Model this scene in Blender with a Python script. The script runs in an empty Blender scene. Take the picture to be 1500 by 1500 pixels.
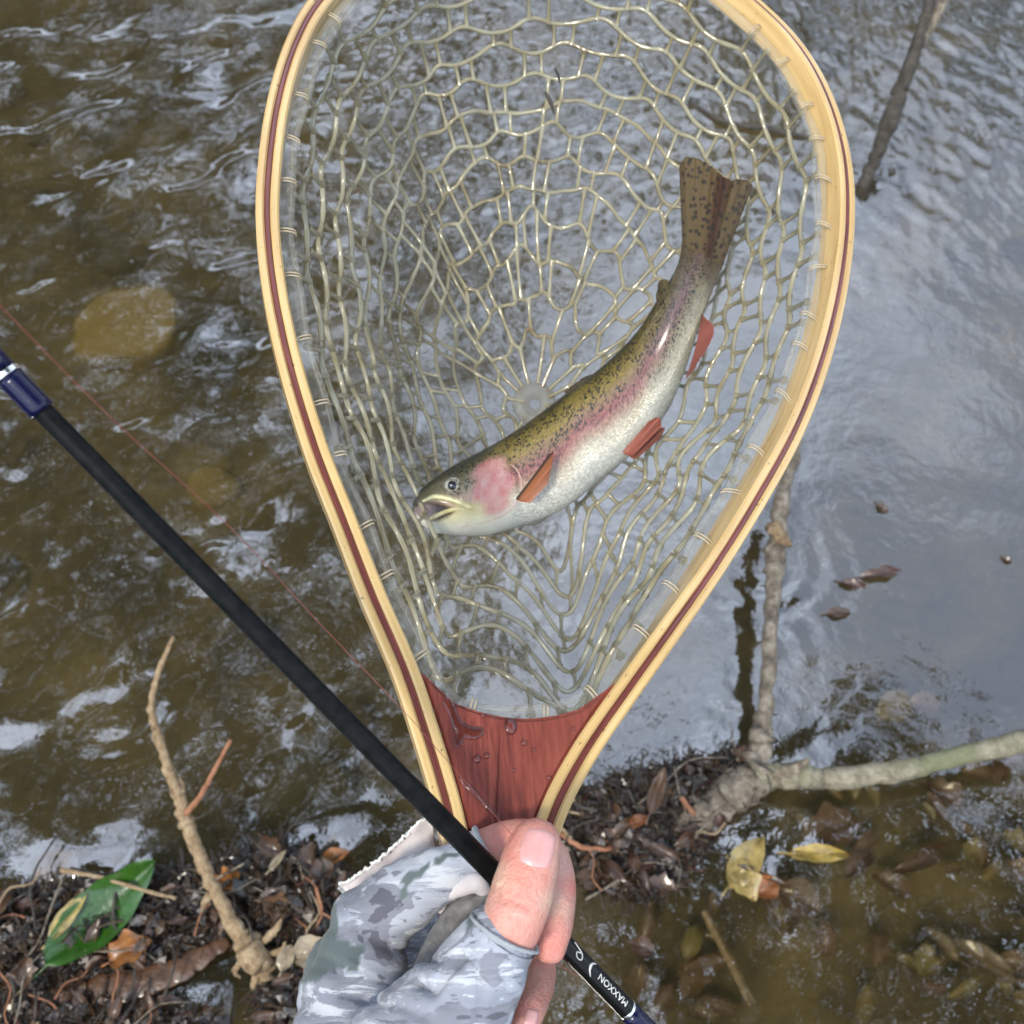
import bpy, bmesh, math, random
import numpy as np
from mathutils import Vector, noise as mnoise

random.seed(7); RNG = np.random.default_rng(11)
SC = bpy.context.scene
COL = SC.collection
R = math.radians

# ------------------------------------------------------------------ camera
CAM_H, PITCH = 1.05, 58.0
FWD = np.array([0, math.cos(R(PITCH)), -math.sin(R(PITCH))])
UPV = np.array([0, math.sin(R(PITCH)), math.cos(R(PITCH))])
RGT = np.array([1.0, 0, 0])
EYE = np.array([0, 0, CAM_H])
cam_data = bpy.data.cameras.new('camera')
cam_data.sensor_width = 36; cam_data.sensor_height = 36; cam_data.lens = 36
cam_data.clip_start = 0.02; cam_data.clip_end = 500
cam_data.dof.use_dof = True; cam_data.dof.focus_distance = 0.385; cam_data.dof.aperture_fstop = 20.0
cam = bpy.data.objects.new('camera', cam_data); COL.objects.link(cam)
cam.location = EYE; cam.rotation_euler = (R(90 - PITCH), 0, 0)
SC.camera = cam

# ------------------------------------------------------------------ sky and sun
SUN_DIR = np.array([-0.30, -0.50, 0.81]); SUN_DIR /= np.linalg.norm(SUN_DIR)
sun_el = math.asin(SUN_DIR[2]); sun_az = math.atan2(SUN_DIR[0], SUN_DIR[1])
world = bpy.data.worlds.new('World'); SC.world = world; world.use_nodes = True
wn, wl = world.node_tree.nodes, world.node_tree.links
wn.clear()
wo = wn.new('ShaderNodeOutputWorld'); wb = wn.new('ShaderNodeBackground'); wb.inputs['Strength'].default_value = 0.15
sky = wn.new('ShaderNodeTexSky'); sky.sky_type = 'NISHITA'; sky.sun_disc = False
sky.sun_elevation = sun_el; sky.sun_rotation = sun_az
tc = wn.new('ShaderNodeTexCoord')
cn = wn.new('ShaderNodeTexNoise'); cn.inputs['Scale'].default_value = 3.2; cn.inputs['Detail'].default_value = 5; cn.inputs['Roughness'].default_value = 0.55
wl.new(tc.outputs['Generated'], cn.inputs['Vector'])
cr = wn.new('ShaderNodeValToRGB')
cr.color_ramp.elements[0].position = 0.40; cr.color_ramp.elements[0].color = (0.28, 0.28, 0.28, 1)
cr.color_ramp.elements[1].position = 0.60; cr.color_ramp.elements[1].color = (1, 1, 1, 1)
wl.new(cn.outputs['Fac'], cr.inputs['Fac'])
cm = wn.new('ShaderNodeMixRGB'); wl.new(cr.outputs['Color'], cm.inputs['Fac'])
wl.new(sky.outputs['Color'], cm.inputs['Color1']); cm.inputs['Color2'].default_value = (11.2, 12.9, 16.0, 1)
wl.new(cm.outputs['Color'], wb.inputs['Color']); wl.new(wb.outputs['Background'], wo.inputs['Surface'])

sun_data = bpy.data.lights.new('sun', 'SUN'); sun_data.energy = 2.6; sun_data.angle = R(10); sun_data.color = (1.0, 0.93, 0.80)
sun = bpy.data.objects.new('sun', sun_data); COL.objects.link(sun)
sun.rotation_euler = Vector(-SUN_DIR).to_track_quat('-Z', 'Y').to_euler()
sun.location = (0, 0, 12)

SC.view_settings.view_transform = 'Standard'; SC.view_settings.look = 'None'
SC.view_settings.exposure = 0.26; SC.view_settings.gamma = 1.0
SC.render.engine = 'CYCLES'
cy = SC.cycles
cy.use_denoising = True
cy.max_bounces = 10; cy.transparent_max_bounces = 24; cy.transmission_bounces = 10; cy.diffuse_bounces = 3; cy.glossy_bounces = 4
cy.sample_clamp_indirect = 40.0; cy.caustics_refractive = True; cy.caustics_reflective = False

# ------------------------------------------------------------------ helpers
def P(px, py, z):
    return EYE + z * (FWD + (px - 750) / 1500 * RGT + (750 - py) / 1500 * UPV)
def Pn(a):                                    # array (n,3) of px,py,z -> world
    a = np.asarray(a, float)
    return EYE + a[:, 2:3] * (FWD + (a[:, 0:1] - 750) / 1500 * RGT + (750 - a[:, 1:2]) / 1500 * UPV)
def G(px, py, z=0.0):                         # where that line of sight meets the level z
    d = FWD + (px - 750) / 1500 * RGT + (750 - py) / 1500 * UPV
    return EYE + d * ((z - CAM_H) / d[2])
def crom(pts, n, closed=False):
    p = np.asarray(pts, float); m = len(p)
    if closed: ext = np.vstack([p[-1], p, p[0], p[1]]); segs = m
    else: ext = np.vstack([2 * p[0] - p[1], p, 2 * p[-1] - p[-2]]); segs = m - 1
    t = np.linspace(0, segs, n, endpoint=not closed)
    i = np.minimum(t.astype(int), segs - 1); f = (t - i)[:, None]
    a, b, c, d = ext[i], ext[i + 1], ext[i + 2], ext[i + 3]
    return 0.5 * (2 * b + (c - a) * f + (2 * a - 5 * b + 4 * c - d) * f * f + (3 * b - a - 3 * c + d) * f ** 3)
def resample(p, n, closed=False):
    q = np.vstack([p, p[:1]]) if closed else p
    s = np.r_[0, np.cumsum(np.linalg.norm(np.diff(q, axis=0), axis=1))]
    t = np.linspace(0, s[-1], n, endpoint=not closed)
    return np.stack([np.interp(t, s, q[:, k]) for k in range(q.shape[1])], 1)
def smooth(e0, e1, x):
    t = np.clip((x - e0) / (e1 - e0), 0, 1); return t * t * (3 - 2 * t)

class MB:
    def __init__(s): s.v, s.f, s.c, s.n = [], [], [], 0
    def add(s, v, f, c=None):
        v = np.asarray(v, float); s.v.append(v)
        s.f += [tuple(int(i) + s.n for i in q) for q in f]
        s.c.append(np.tile(np.asarray(c if c is not None else (1, 1, 1)), (len(v), 1)) if (c is None or np.ndim(c) == 1) else np.asarray(c))
        s.n += len(v)
    def tube(s, pts, rad, sides=6, closed=False, flat=1.0, flat_dir=None, cap=True, c=None):
        p = np.asarray(pts, float); n = len(p)
        r = np.full(n, rad) if np.ndim(rad) == 0 else np.asarray(rad, float)
        tg = (np.roll(p, -1, 0) - np.roll(p, 1, 0)) if closed else np.gradient(p, axis=0)
        tg /= np.linalg.norm(tg, axis=1)[:, None] + 1e-12
        if flat_dir is not None:
            fd = np.asarray(flat_dir, float); fd = np.tile(fd, (n, 1)) if fd.ndim == 1 else fd
            a = fd - (fd * tg).sum(1)[:, None] * tg
        else:
            a = np.zeros_like(p); ref = np.array([0, 0, 1.0]) if abs(tg[0][2]) < .9 else np.array([1.0, 0, 0])
            a[0] = ref - ref.dot(tg[0]) * tg[0]
            for i in range(1, n): a[i] = a[i - 1] - a[i - 1].dot(tg[i]) * tg[i]
        a /= np.linalg.norm(a, axis=1)[:, None] + 1e-12
        b = np.cross(tg, a)
        th = np.arange(sides) / sides * 2 * math.pi
        V = p[:, None] + r[:, None, None] * (np.cos(th)[None, :, None] * a[:, None] * flat + np.sin(th)[None, :, None] * b[:, None])
        f = []
        for i in range(n if closed else n - 1):
            j = (i + 1) % n
            for k in range(sides):
                l = (k + 1) % sides
                f.append((i * sides + k, i * sides + l, j * sides + l, j * sides + k))
        if cap and not closed:
            f.append(tuple(range(sides))[::-1]); f.append(tuple((n - 1) * sides + k for k in range(sides)))
        if c is not None and np.ndim(c) == 2: c = np.repeat(c, sides, 0)
        s.add(V.reshape(-1, 3), f, c)
    def mesh(s, name, colors=False):
        m = bpy.data.meshes.new(name)
        m.from_pydata(np.vstack(s.v).tolist(), [], s.f); m.update()
        if colors:
            at = m.color_attributes.new('Col', 'FLOAT_COLOR', 'POINT')
            cc = np.vstack(s.c); cc = np.hstack([cc, np.ones((len(cc), 1))]).astype(np.float32)
            at.data.foreach_set('color', cc.ravel())
        return m

def link(name, mesh, mat=None, parent=None, sm=True, loc=None):
    o = bpy.data.objects.new(name, mesh); COL.objects.link(o)
    if mat is not None and mesh is not None and len(mesh.materials) == 0: mesh.materials.append(mat)
    if sm and mesh is not None and len(mesh.polygons): mesh.polygons.foreach_set('use_smooth', [True] * len(mesh.polygons))
    if parent is not None:
        o.parent = parent
        o.matrix_parent_inverse = parent.matrix_basis.inverted()
    if loc is not None: o.location = loc
    return o
def thing(name, label, cat, loc=(0, 0, 0), group=None):
    o = bpy.data.objects.new(name, None); COL.objects.link(o); o.location = loc; o.empty_display_size = .05
    return tag(o, label, cat, group)
def tag(o, label, cat, group=None):
    o['label'] = label; o['category'] = cat
    if group: o['group'] = group
    return o
def kind(o, k): o['kind'] = k; return o

def grid_mesh(name, V, nu, nv, closed_u=False):
    """V (nu*nv,3) rows along u"""
    iu = np.arange(nu if closed_u else nu - 1); iv = np.arange(nv - 1)
    a, b = np.meshgrid(iu, iv, indexing='ij'); a2 = (a + 1) % nu
    q = np.stack([a * nv + b, a2 * nv + b, a2 * nv + b + 1, a * nv + b + 1], -1).reshape(-1, 4)
    m = bpy.data.meshes.new(name)
    m.vertices.add(len(V)); m.vertices.foreach_set('co', np.asarray(V, np.float32).ravel())
    m.loops.add(q.size); m.loops.foreach_set('vertex_index', q.astype(np.int32).ravel())
    m.polygons.add(len(q)); m.polygons.foreach_set('loop_start', np.arange(0, q.size, 4, dtype=np.int32))
    m.update(calc_edges=True)
    return m
def set_col(m, c, name='Col'):
    at = m.color_attributes.new(name, 'FLOAT_COLOR', 'POINT')
    c = np.hstack([np.asarray(c), np.ones((len(c), 1))]).astype(np.float32); at.data.foreach_set('color', c.ravel())
def set_vec(m, v, name):
    at = m.attributes.new(name, 'FLOAT_VECTOR', 'POINT'); at.data.foreach_set('vector', np.asarray(v, np.float32).ravel())

class Mat:
    def __init__(s, name):
        s.m = bpy.data.materials.new(name); s.m.use_nodes = True
        s.t = s.m.node_tree; s.N = s.t.nodes; s.L = s.t.links
        s.bsdf = s.N['Principled BSDF']; s.out = s.N['Material Output']
    def node(s, ty, **kw):
        n = s.N.new(ty)
        for k, v in kw.items():
            if k in n.inputs: n.inputs[k].default_value = v
            else: setattr(n, k, v)
        return n
    def coord(s, kind='Object', scale=(1, 1, 1), rot=(0, 0, 0), attr=None):
        if attr: a = s.node('ShaderNodeAttribute', attribute_name=attr); o = a.outputs['Vector']
        else: o = s.node('ShaderNodeTexCoord').outputs[kind]
        mp = s.node('ShaderNodeMapping'); mp.inputs['Scale'].default_value = scale; mp.inputs['Rotation'].default_value = rot
        s.L.new(o, mp.inputs['Vector']); return mp.outputs['Vector']
    def noise(s, vec, scale, detail=4, rough=.5, dist=0.0):
        n = s.node('ShaderNodeTexNoise', Scale=scale, Detail=detail, Roughness=rough, Distortion=dist); s.L.new(vec, n.inputs['Vector']); return n.outputs['Fac']
    def voronoi(s, vec, scale, feature='F1', out='Distance', rnd=1.0):
        n = s.node('ShaderNodeTexVoronoi', Scale=scale, feature=feature, Randomness=rnd); s.L.new(vec, n.inputs['Vector']); return n.outputs[out]
    def ramp(s, fac, stops, interp='LINEAR'):
        r = s.node('ShaderNodeValToRGB'); e = r.color_ramp.elements; r.color_ramp.interpolation = interp
        while len(e) < len(stops): e.new(0.5)
        for k, (p, c) in zip(range(len(stops)), stops):
            e[k].position = p; e[k].color = (*c, 1) if not np.isscalar(c) else (c, c, c, 1)
        s.L.new(fac, r.inputs['Fac']); return r.outputs['Color']
    def mix(s, fac, a, b, mode='MIX'):
        n = s.node('ShaderNodeMixRGB', blend_type=mode)
        for k, v in (('Fac', fac), ('Color1', a), ('Color2', b)):
            if isinstance(v, bpy.types.NodeSocket): s.L.new(v, n.inputs[k])
            elif k == 'Fac': n.inputs[k].default_value = v
            else: n.inputs[k].default_value = (*v, 1) if not np.isscalar(v) else (v, v, v, 1)
        return n.outputs['Color']
    def attr(s, name, out='Color'): return s.node('ShaderNodeAttribute', attribute_name=name).outputs[out]
    def rand(s): return s.node('ShaderNodeObjectInfo').outputs['Random']
    def bump(s, h, strength, dist, prev=None):
        b = s.node('ShaderNodeBump', Strength=strength, Distance=dist); s.L.new(h, b.inputs['Height'])
        if prev is not None: s.L.new(prev, b.inputs['Normal'])
        return b.outputs['Normal']
    def set(s, **kw):
        for k, v in kw.items():
            k = k.replace('_', ' ')
            i = s.bsdf.inputs[k]
            if isinstance(v, bpy.types.NodeSocket): s.L.new(v, i)
            elif np.isscalar(v): i.default_value = v
            else: i.default_value = tuple(v) if len(i.default_value) == 3 else (*v, 1)
        return s
    def see_through(s, fac, col=(1, 1, 1)):
        """part of the light passes straight through (clear rubber, thin leaves)"""
        t = s.node('ShaderNodeBsdfTransparent'); t.inputs['Color'].default_value = (*col, 1)
        mx = s.node('ShaderNodeMixShader'); 
        if isinstance(fac, bpy.types.NodeSocket): s.L.new(fac, mx.inputs[0])
        else: mx.inputs[0].default_value = fac
        s.L.new(s.bsdf.outputs[0], mx.inputs[1]); s.L.new(t.outputs[0], mx.inputs[2])
        s.L.new(mx.outputs[0], s.out.inputs['Surface']); return s

# ------------------------------------------------------------------ materials
def m_wood(name, c1, c2, scale):
    m = Mat(name); v = m.coord(attr='grain')
    g = m.noise(v, scale, 6, .65, .4); f = m.ramp(g, [(.3, c1), (.7, c2)])
    m.set(Base_Color=f, Roughness=.32, Coat_Weight=.5, Coat_Roughness=.12, Normal=m.bump(g, .12, .0006)); return m
M = {}
mm = Mat('pale_ash_wood'); v = mm.coord(attr='grain', scale=(18, 260, 260)); g = mm.noise(v, 1.0, 5, .6)
v2 = mm.coord(attr='grain', scale=(1, 1, 1)); d = mm.noise(v2, 420, 3, .5); d2 = mm.noise(v2, 26, 3, .6)
c = mm.ramp(g, [(.25, (.46, .28, .10)), (.55, (.64, .44, .185)), (.8, (.72, .53, .27))])
c = mm.mix(mm.ramp(d, [(.66, 0), (.72, .75)]), c, (.16, .09, .035)); c = mm.mix(mm.ramp(d2, [(.55, 0), (.75, .4)]), c, (.50, .31, .11))
mm.set(Base_Color=c, Roughness=.3, Coat_Weight=.6, Coat_Roughness=.1, Normal=mm.bump(g, .15, .0004)); M['ash'] = mm.m
mm = Mat('dark_red_inlay'); v = mm.coord(attr='grain', scale=(30, 260, 260)); g = mm.noise(v, 1, 5, .6)
mm.set(Base_Color=mm.ramp(g, [(.3, (.075, .014, .012)), (.7, (.20, .05, .042))]), Roughness=.3, Coat_Weight=.6, Coat_Roughness=.1); M['inlay'] = mm.m
mm = Mat('red_handle_wood'); v = mm.coord(attr='grain', scale=(45, 420, 120)); g = mm.noise(v, 1, 7, .7, .3); v2 = mm.coord(attr='grain', scale=(12, 22, 22)); g2 = mm.noise(v2, 1, 3, .5)
c = mm.ramp(g, [(.30, (.055, .010, .007)), (.5, (.17, .032, .020)), (.72, (.30, .075, .048))]); c = mm.mix(mm.ramp(g2, [(.4, 0), (.7, .6)]), c, (.25, .055, .028))
mm.set(Base_Color=c, Roughness=.45, Specular_IOR_Level=.4, Coat_Weight=.4, Coat_Roughness=.14, Normal=mm.bump(g, .35, .0006)); M['red'] = mm.m
mm = Mat('clear_net_rubber'); v = mm.coord(); g = mm.noise(v, 38, 4, .6); g2 = mm.noise(v, 420, 3, .6)
c = mm.ramp(g, [(.35, (.42, .395, .265)), (.6, (.34, .295, .17)), (.78, (.20, .135, .06))])
mm.set(Base_Color=c, Roughness=.10, Specular_IOR_Level=.9, IOR=1.5, Coat_Weight=1.0, Coat_Roughness=.03, Normal=mm.bump(g2, .15, .0006)).see_through(.34, (.98, .96, .88)); M['rubber'] = mm.m
mm = Mat('clear_vinyl'); v = mm.coord(); g = mm.noise(v, 60, 4, .6)
lw = mm.node('ShaderNodeLayerWeight', Blend=.32); mm.set(Base_Color=(.60, .59, .54), Roughness=.05, Specular_IOR_Level=1.0, Coat_Weight=1.0, Coat_Roughness=.03, Normal=mm.bump(g, .6, .003)).see_through(mm.ramp(lw.outputs['Facing'], [(.0, .93), (.55, .80), (1, .30)]), (.99, .99, .97)); M['vinyl'] = mm.m
mm = Mat('pale_cord'); v = mm.coord(); g = mm.noise(v, 900, 3, .6)
mm.set(Base_Color=mm.ramp(g, [(.3, (.40, .32, .20)), (.7, (.54, .46, .32))]), Roughness=.7, Normal=mm.bump(g, .6, .0006)); M['cord'] = mm.m
mm = Mat('rod_graphite'); v = mm.coord(); g = mm.noise(v, 300, 3, .5)
mm.set(Base_Color=mm.ramp(g, [(.3, (.006, .007, .007)), (.7, (.013, .014, .014))]), Roughness=.42, Specular_IOR_Level=.06); M['rod'] = mm.m
mm = Mat('rod_gloss_black'); mm.set(Base_Color=(.005, .005, .005), Roughness=.25, Specular_IOR_Level=.2, Coat_Weight=.08, Coat_Roughness=.05); M['rodgloss'] = mm.m
mm = Mat('navy_thread_wrap'); v = mm.coord(); w = mm.noise(v, 700, 2, .5)
mm.set(Base_Color=(.003, .004, .030), Roughness=.25, Specular_IOR_Level=.3, Coat_Weight=.25, Coat_Roughness=.05, Normal=mm.bump(w, .15, .0004)); M['navy'] = mm.m
mm = Mat('silver_ring'); mm.set(Base_Color=(.82, .82, .78), Metallic=1.0, Roughness=.2); M['silver'] = mm.m
mm = Mat('white_print'); mm.set(Base_Color=(.72, .72, .68), Roughness=.5); M['print'] = mm.m
mm = Mat('red_line'); mm.set(Base_Color=(.24, .06, .05), Roughness=.5); M['line'] = mm.m
mm = Mat('water_bead'); mm.set(Base_Color=(.9, .9, .9), Roughness=.02, Metallic=1.0); lw = mm.node('ShaderNodeFresnel', IOR=1.5); lr = mm.ramp(lw.outputs[0], [(0, 1), (.8, 0)]); mm.see_through(lr, (1.0, .93, .90)); M['bead'] = mm.m

# skin
mm = Mat('skin'); v = mm.coord(); g = mm.noise(v, 110, 4, .6); w = mm.voronoi(v, 1500); g3 = mm.noise(v, 520, 4, .6)
c = mm.mix(mm.ramp(g, [(.38, 0), (.66, .7)]), mm.attr('Col'), (.60, .20, .15))
mm.set(Base_Color=c, Roughness=.42, Subsurface_Weight=.10, Subsurface_Radius=(.004, .0016, .0009), Subsurface_Scale=1.0, Specular_IOR_Level=.42)
mm.bsdf.inputs['Subsurface Radius'].default_value = (.004, .0016, .0009)
mm.set(Normal=mm.bump(w, .35, .0005, mm.bump(g3, .6, .0009))); M['skin'] = mm.m
mm = Mat('finger_nail'); mm.set(Base_Color=(.66, .34, .31), Roughness=.22, Subsurface_Weight=.1, Coat_Weight=.4, Coat_Roughness=.12)
mm.bsdf.inputs['Subsurface Radius'].default_value = (.003, .001, .0008); M['nail'] = mm.m
# camouflage cloth
mm = Mat('camouflage_cloth'); v = mm.coord(rot=(.2, .5, .62), scale=(30, 230, 120)); g = mm.noise(v, 1, 6, .72, .5)
vb = mm.coord(rot=(.2, .5, .5), scale=(36, 78, 60)); gb = mm.noise(vb, 1, 3, .55, .8)
g5 = mm.noise(mm.coord(rot=(.3, .4, .58), scale=(22, 60, 50)), 1, 3, .5, .4)
c = mm.ramp(g5, [(.38, (.22, .235, .275)), (.5, (.33, .35, .40)), (.62, (.44, .465, .515))])
c = mm.mix(mm.ramp(g, [(.545, 0), (.57, .9)]), c, (.53, .55, .57)); c = mm.mix(mm.ramp(g, [(.40, .85), (.425, 0)]), c, (.13, .14, .165))
c = mm.mix(mm.ramp(gb, [(.56, 0), (.575, .85)]), c, (.19, .195, .225)); c = mm.mix(mm.ramp(gb, [(.66, 0), (.67, .9)]), c, (.09, .09, .11))
vk = mm.coord(rot=(.1, .2, .45), scale=(95, 150, 120)); k = mm.node('ShaderNodeTexBrick', Scale=1.0); mm.L.new(vk, k.inputs['Vector'])
c = mm.mix(mm.attr('patch', 'Fac'), c, (.105, .135, .13))
weave = mm.voronoi(mm.coord(), 1900, rnd=.25)
mm.set(Base_Color=c, Roughness=.85, Sheen_Weight=.15, Normal=mm.bump(weave, .3, .0004, mm.bump(g5, .10, .0006))); M['camo'] = mm.m
mm = Mat('pale_lining_cloth'); v = mm.coord(); w = mm.voronoi(v, 1700, rnd=.3); g = mm.noise(v, 90, 3)
mm.set(Base_Color=mm.ramp(g, [(.3, (.55, .50, .50)), (.7, (.68, .63, .62))]), Roughness=.9, Normal=mm.bump(w, .3, .0004)); M['lining'] = mm.m
mm = Mat('grey_palm_suede'); v = mm.coord(); g = mm.noise(v, 300, 5, .7)
mm.set(Base_Color=mm.ramp(g, [(.3, (.11, .105, .10)), (.7, (.24, .23, .215))]), Roughness=.95, Normal=mm.bump(g, .6, .001)); M['suede'] = mm.m
mm = Mat('grey_hem'); v = mm.coord(); w = mm.voronoi(v, 1500, rnd=.4)
mm.set(Base_Color=(.36, .39, .40), Roughness=.95, Normal=mm.bump(w, .6, .0006)); M['hem'] = mm.m

def bark(name, cols, scale=60, moss=None):
    m = Mat(name); v = m.coord(); g = m.noise(v, scale, 6, .7, .4); g2 = m.noise(v, scale * 4, 4, .6); g3 = m.noise(v, 14, 3, .5)
    c = m.ramp(g, [(.30, cols[0]), (.5, cols[1]), (.72, cols[2])])
    if moss: c = m.mix(m.ramp(g3, [(.48, 0), (.66, .75)]), c, moss)
    m.set(Base_Color=c, Roughness=.8, Normal=m.bump(g2, .7, .002, m.bump(g, .8, .003))); return m.m
M['bark'] = bark('grey_bark', [(.035, .027, .02), (.20, .165, .12), (.42, .37, .29)], 75)
M['barkmoss'] = bark('lichen_bark', [(.09, .08, .055), (.24, .215, .15), (.40, .36, .27)], 80, (.16, .18, .09))
M['twig'] = bark('tan_twig_bark', [(.13, .085, .045), (.33, .23, .125), (.50, .40, .26)], 110)
M['redtwig'] = bark('reddish_twig_bark', [(.22, .09, .045), (.36, .16, .085), (.45, .24, .13)], 120)
M['darkstick'] = bark('wet_dark_bark', [(.02, .016, .012), (.055, .047, .037), (.11, .095, .075)], 60)
M['oldbark'] = bark('tree_bark', [(.03, .026, .02), (.075, .062, .048), (.13, .115, .09)], 9)

def leafmat(name, cols, rough=.35, green=False, rot=.75):
    m = Mat(name); v = m.coord(); r = m.rand(); g = m.noise(v, 90, 5, .65)
    c = m.ramp(r, [(i / max(1, len(cols) - 1), cc) for i, cc in enumerate(cols)])
    c = m.mix(m.ramp(g, [(.3, rot), (.65, 0)]), c, (.035, .02, .01) if not green else (.02, .05, .006))
    m.set(Base_Color=c, Roughness=rough, Specular_IOR_Level=.6, Coat_Weight=.4, Coat_Roughness=.12, Normal=m.bump(g, .6, .003)); return m.m
M['leaf_brown'] = leafmat('wet_brown_leaf', [(.06, .028, .014), (.12, .058, .028), (.08, .045, .026), (.17, .095, .05), (.05, .032, .022), (.10, .035, .02)])
M['leaf_yellow'] = leafmat('yellow_leaf', [(.42, .30, .06), (.36, .27, .09), (.48, .38, .13)])
M['leaf_orange'] = leafmat('orange_leaf', [(.38, .15, .03), (.30, .10, .03)])
M['leaf_tan'] = leafmat('tan_leaf', [(.40, .33, .22), (.34, .27, .16)], .6)
M['leaf_green'] = leafmat('green_leaf', [(.022, .095, .006), (.03, .115, .008)], .3, True)
M['leaf_sunk'] = leafmat('sunken_leaf', [(.07, .032, .011), (.11, .062, .018), (.08, .036, .012), (.13, .09, .034)], .6, False, .3)
M['leaf_sunk_yellow'] = leafmat('sunken_yellow_leaf', [(.15, .10, .017), (.13, .10, .026), (.17, .13, .035)], .6, False, .3)
mm = Mat('wet_litter'); g = mm.noise(mm.coord(), 160, 4, .6)
c = mm.mix(mm.ramp(g, [(.3, .6), (.65, 0)]), mm.attr('Col'), (.02, .014, .009))
mm.set(Base_Color=c, Roughness=.3, Specular_IOR_Level=.7, Coat_Weight=.25, Coat_Roughness=.15, Normal=mm.bump(g, .6, .003)); M['litter'] = mm.m
mm = Mat('stream_stone'); v = mm.coord(); g = mm.noise(v, 22, 6, .65); r = mm.rand()
c = mm.ramp(r, [(0, (.05, .04, .018)), (.5, (.08, .063, .028)), (1, (.12, .095, .042))]); c = mm.mix(mm.ramp(g, [(.35, .8), (.65, 0)]), c, (.03, .025, .01))
mm.set(Base_Color=c, Roughness=.7, Normal=mm.bump(g, .6, .01)); M['stone'] = mm.m
mm = Mat('yellow_stone'); v = mm.coord(); g = mm.noise(v, 30, 6, .7)
mm.set(Base_Color=mm.ramp(g, [(.3, (.13, .085, .02)), (.55, (.26, .185, .055)), (.75, (.34, .26, .10))]), Roughness=.7, Normal=mm.bump(g, .6, .008)); M['ystone'] = mm.m

# ------------------------------------------------------------------ terrain: stream bed and banks in one sheet
def axis(lo, hi, step, far, grow=1.35):
    a = list(np.arange(lo, hi + 1e-6, step)); s = step
    while a[-1] < far: s *= grow; a.append(a[-1] + s)
    s = step
    while a[0] > -far: s *= grow; a.insert(0, a[0] - s)
    return np.array(a)
def field(nx, ny, dx, lam, bw=.35, ang=None, focus=2.0, seed=0):
    """smooth random surface of about one wavelength, slope std = 1"""
    rg = np.random.default_rng(seed); w = rg.standard_normal((nx, ny))
    kx = np.fft.fftfreq(nx, dx)[:, None]; ky = np.fft.fftfreq(ny, dx)[None, :]
    k = np.hypot(kx, ky) + 1e-9; H = np.exp(-(np.log(k * lam) / bw) ** 2 / 2)
    if ang is not None: H = H * np.abs(np.cos(np.arctan2(ky, kx) - ang)) ** focus
    f = np.fft.ifft2(np.fft.fft2(w) * H).real
    gx, gy = np.gradient(f, dx); return f / (np.sqrt((gx ** 2 + gy ** 2).mean()) + 1e-12)

bx = axis(-1.6, 1.6, .02, 45); by = axis(-.6, 2.6, .02, 45)
BX, BY = np.meshgrid(bx, by, indexing='ij')
ix = (bx > -1.61) & (bx < 1.61); iy = (by > -.61) & (by < 2.61)
fb = np.zeros_like(BX)
sub = .045 * field(ix.sum(), iy.sum(), .02, .30, .5, seed=3) + .05 * field(ix.sum(), iy.sum(), .02, .09, .5, seed=4)
fb[np.ix_(ix, iy)] = sub * np.outer(smooth(0, 20, np.minimum(np.arange(ix.sum()), ix.sum() - 1 - np.arange(ix.sum()))), smooth(0, 20, np.minimum(np.arange(iy.sum()), iy.sum() - 1 - np.arange(iy.sum()))))
def bed_h(x, y):
    z = -.15 - .06 * smooth(.3, 1.2, y) + .09 * smooth(.05, .5, x) * smooth(.65, .3, y)
    z = z + .07 * np.exp(-(((x + .55) / .35) ** 2 + ((y - .16) / .12) ** 2))            # shoal under the drift on the left
    z = z + .05 * np.exp(-(((x - .15) / .2) ** 2 + ((y - .30) / .09) ** 2))
    z = z + 1.0 * smooth(-.15, -1.3, y) + 1.4 * smooth(4.2, 7.5, y - .12 * x) + 1.2 * smooth(-3.0, -6.0, x + .1 * y) + .06 * np.maximum(0, np.hypot(x, y) - 9)
    return z
mb = grid_mesh('streambed', np.stack([BX, BY, bed_h(BX, BY) + fb], -1).reshape(-1, 3), len(bx), len(by))
mm = Mat('stream_bed_silt'); v = mm.coord(); g = mm.noise(v, 5.5, 6, .62, .6); g2 = mm.noise(v, 34, 5, .6, .4); g3 = mm.voronoi(v, 46)
c = mm.ramp(g, [(.30, (.022, .017, .006)), (.48, (.060, .044, .015)), (.64, (.115, .085, .031))])
c = mm.mix(mm.ramp(g2, [(.32, .55), (.48, 0)]), c, (.026, .021, .008)); c = mm.mix(mm.ramp(g3, [(.1, .3), (.3, 0)]), c, (.13, .10, .045))
mm.set(Base_Color=c, Roughness=.85, Normal=mm.bump(g2, .6, .02)); M['bed'] = mm.m
kind(link('streambed', mb, M['bed']), 'structure')

# ------------------------------------------------------------------ water
wx = axis(-1.30, 1.30, .0045, 40, 1.3); wy = axis(-.06, 2.06, .0045, 40, 1.3)
jx = (wx > -1.303) & (wx < 1.303); jy = (wy > -.063) & (wy < 2.063)
nx, ny = jx.sum(), jy.sum()
WX, WY = np.meshgrid(wx[jx], wy[jy], indexing='ij')
ND = .0045
flow = 1 - smooth(-.30, .0, WX + .10 * (WY - .6))                         # quick current along the left
far_ = smooth(.90, 1.35, WY)
mid = smooth(-.45, -.15, WX) * (1 - smooth(.15, .55, WX))
near = 1 - smooth(.25, .55, WY)
big = field(nx, ny, ND, .40, .4, seed=22)
gust = .55 + .45 * np.clip(field(nx, ny, ND, .30, .5, seed=31) / .05, -1, 1.2)
h = flow * gust * (.240 * field(nx, ny, ND, .170, .40, R(118), 1.0, 5) + .115 * field(nx, ny, ND, .070, .40, R(115), 1.0, 6) + .035 * field(nx, ny, ND, .026, .35, None, 0, 7))
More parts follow.
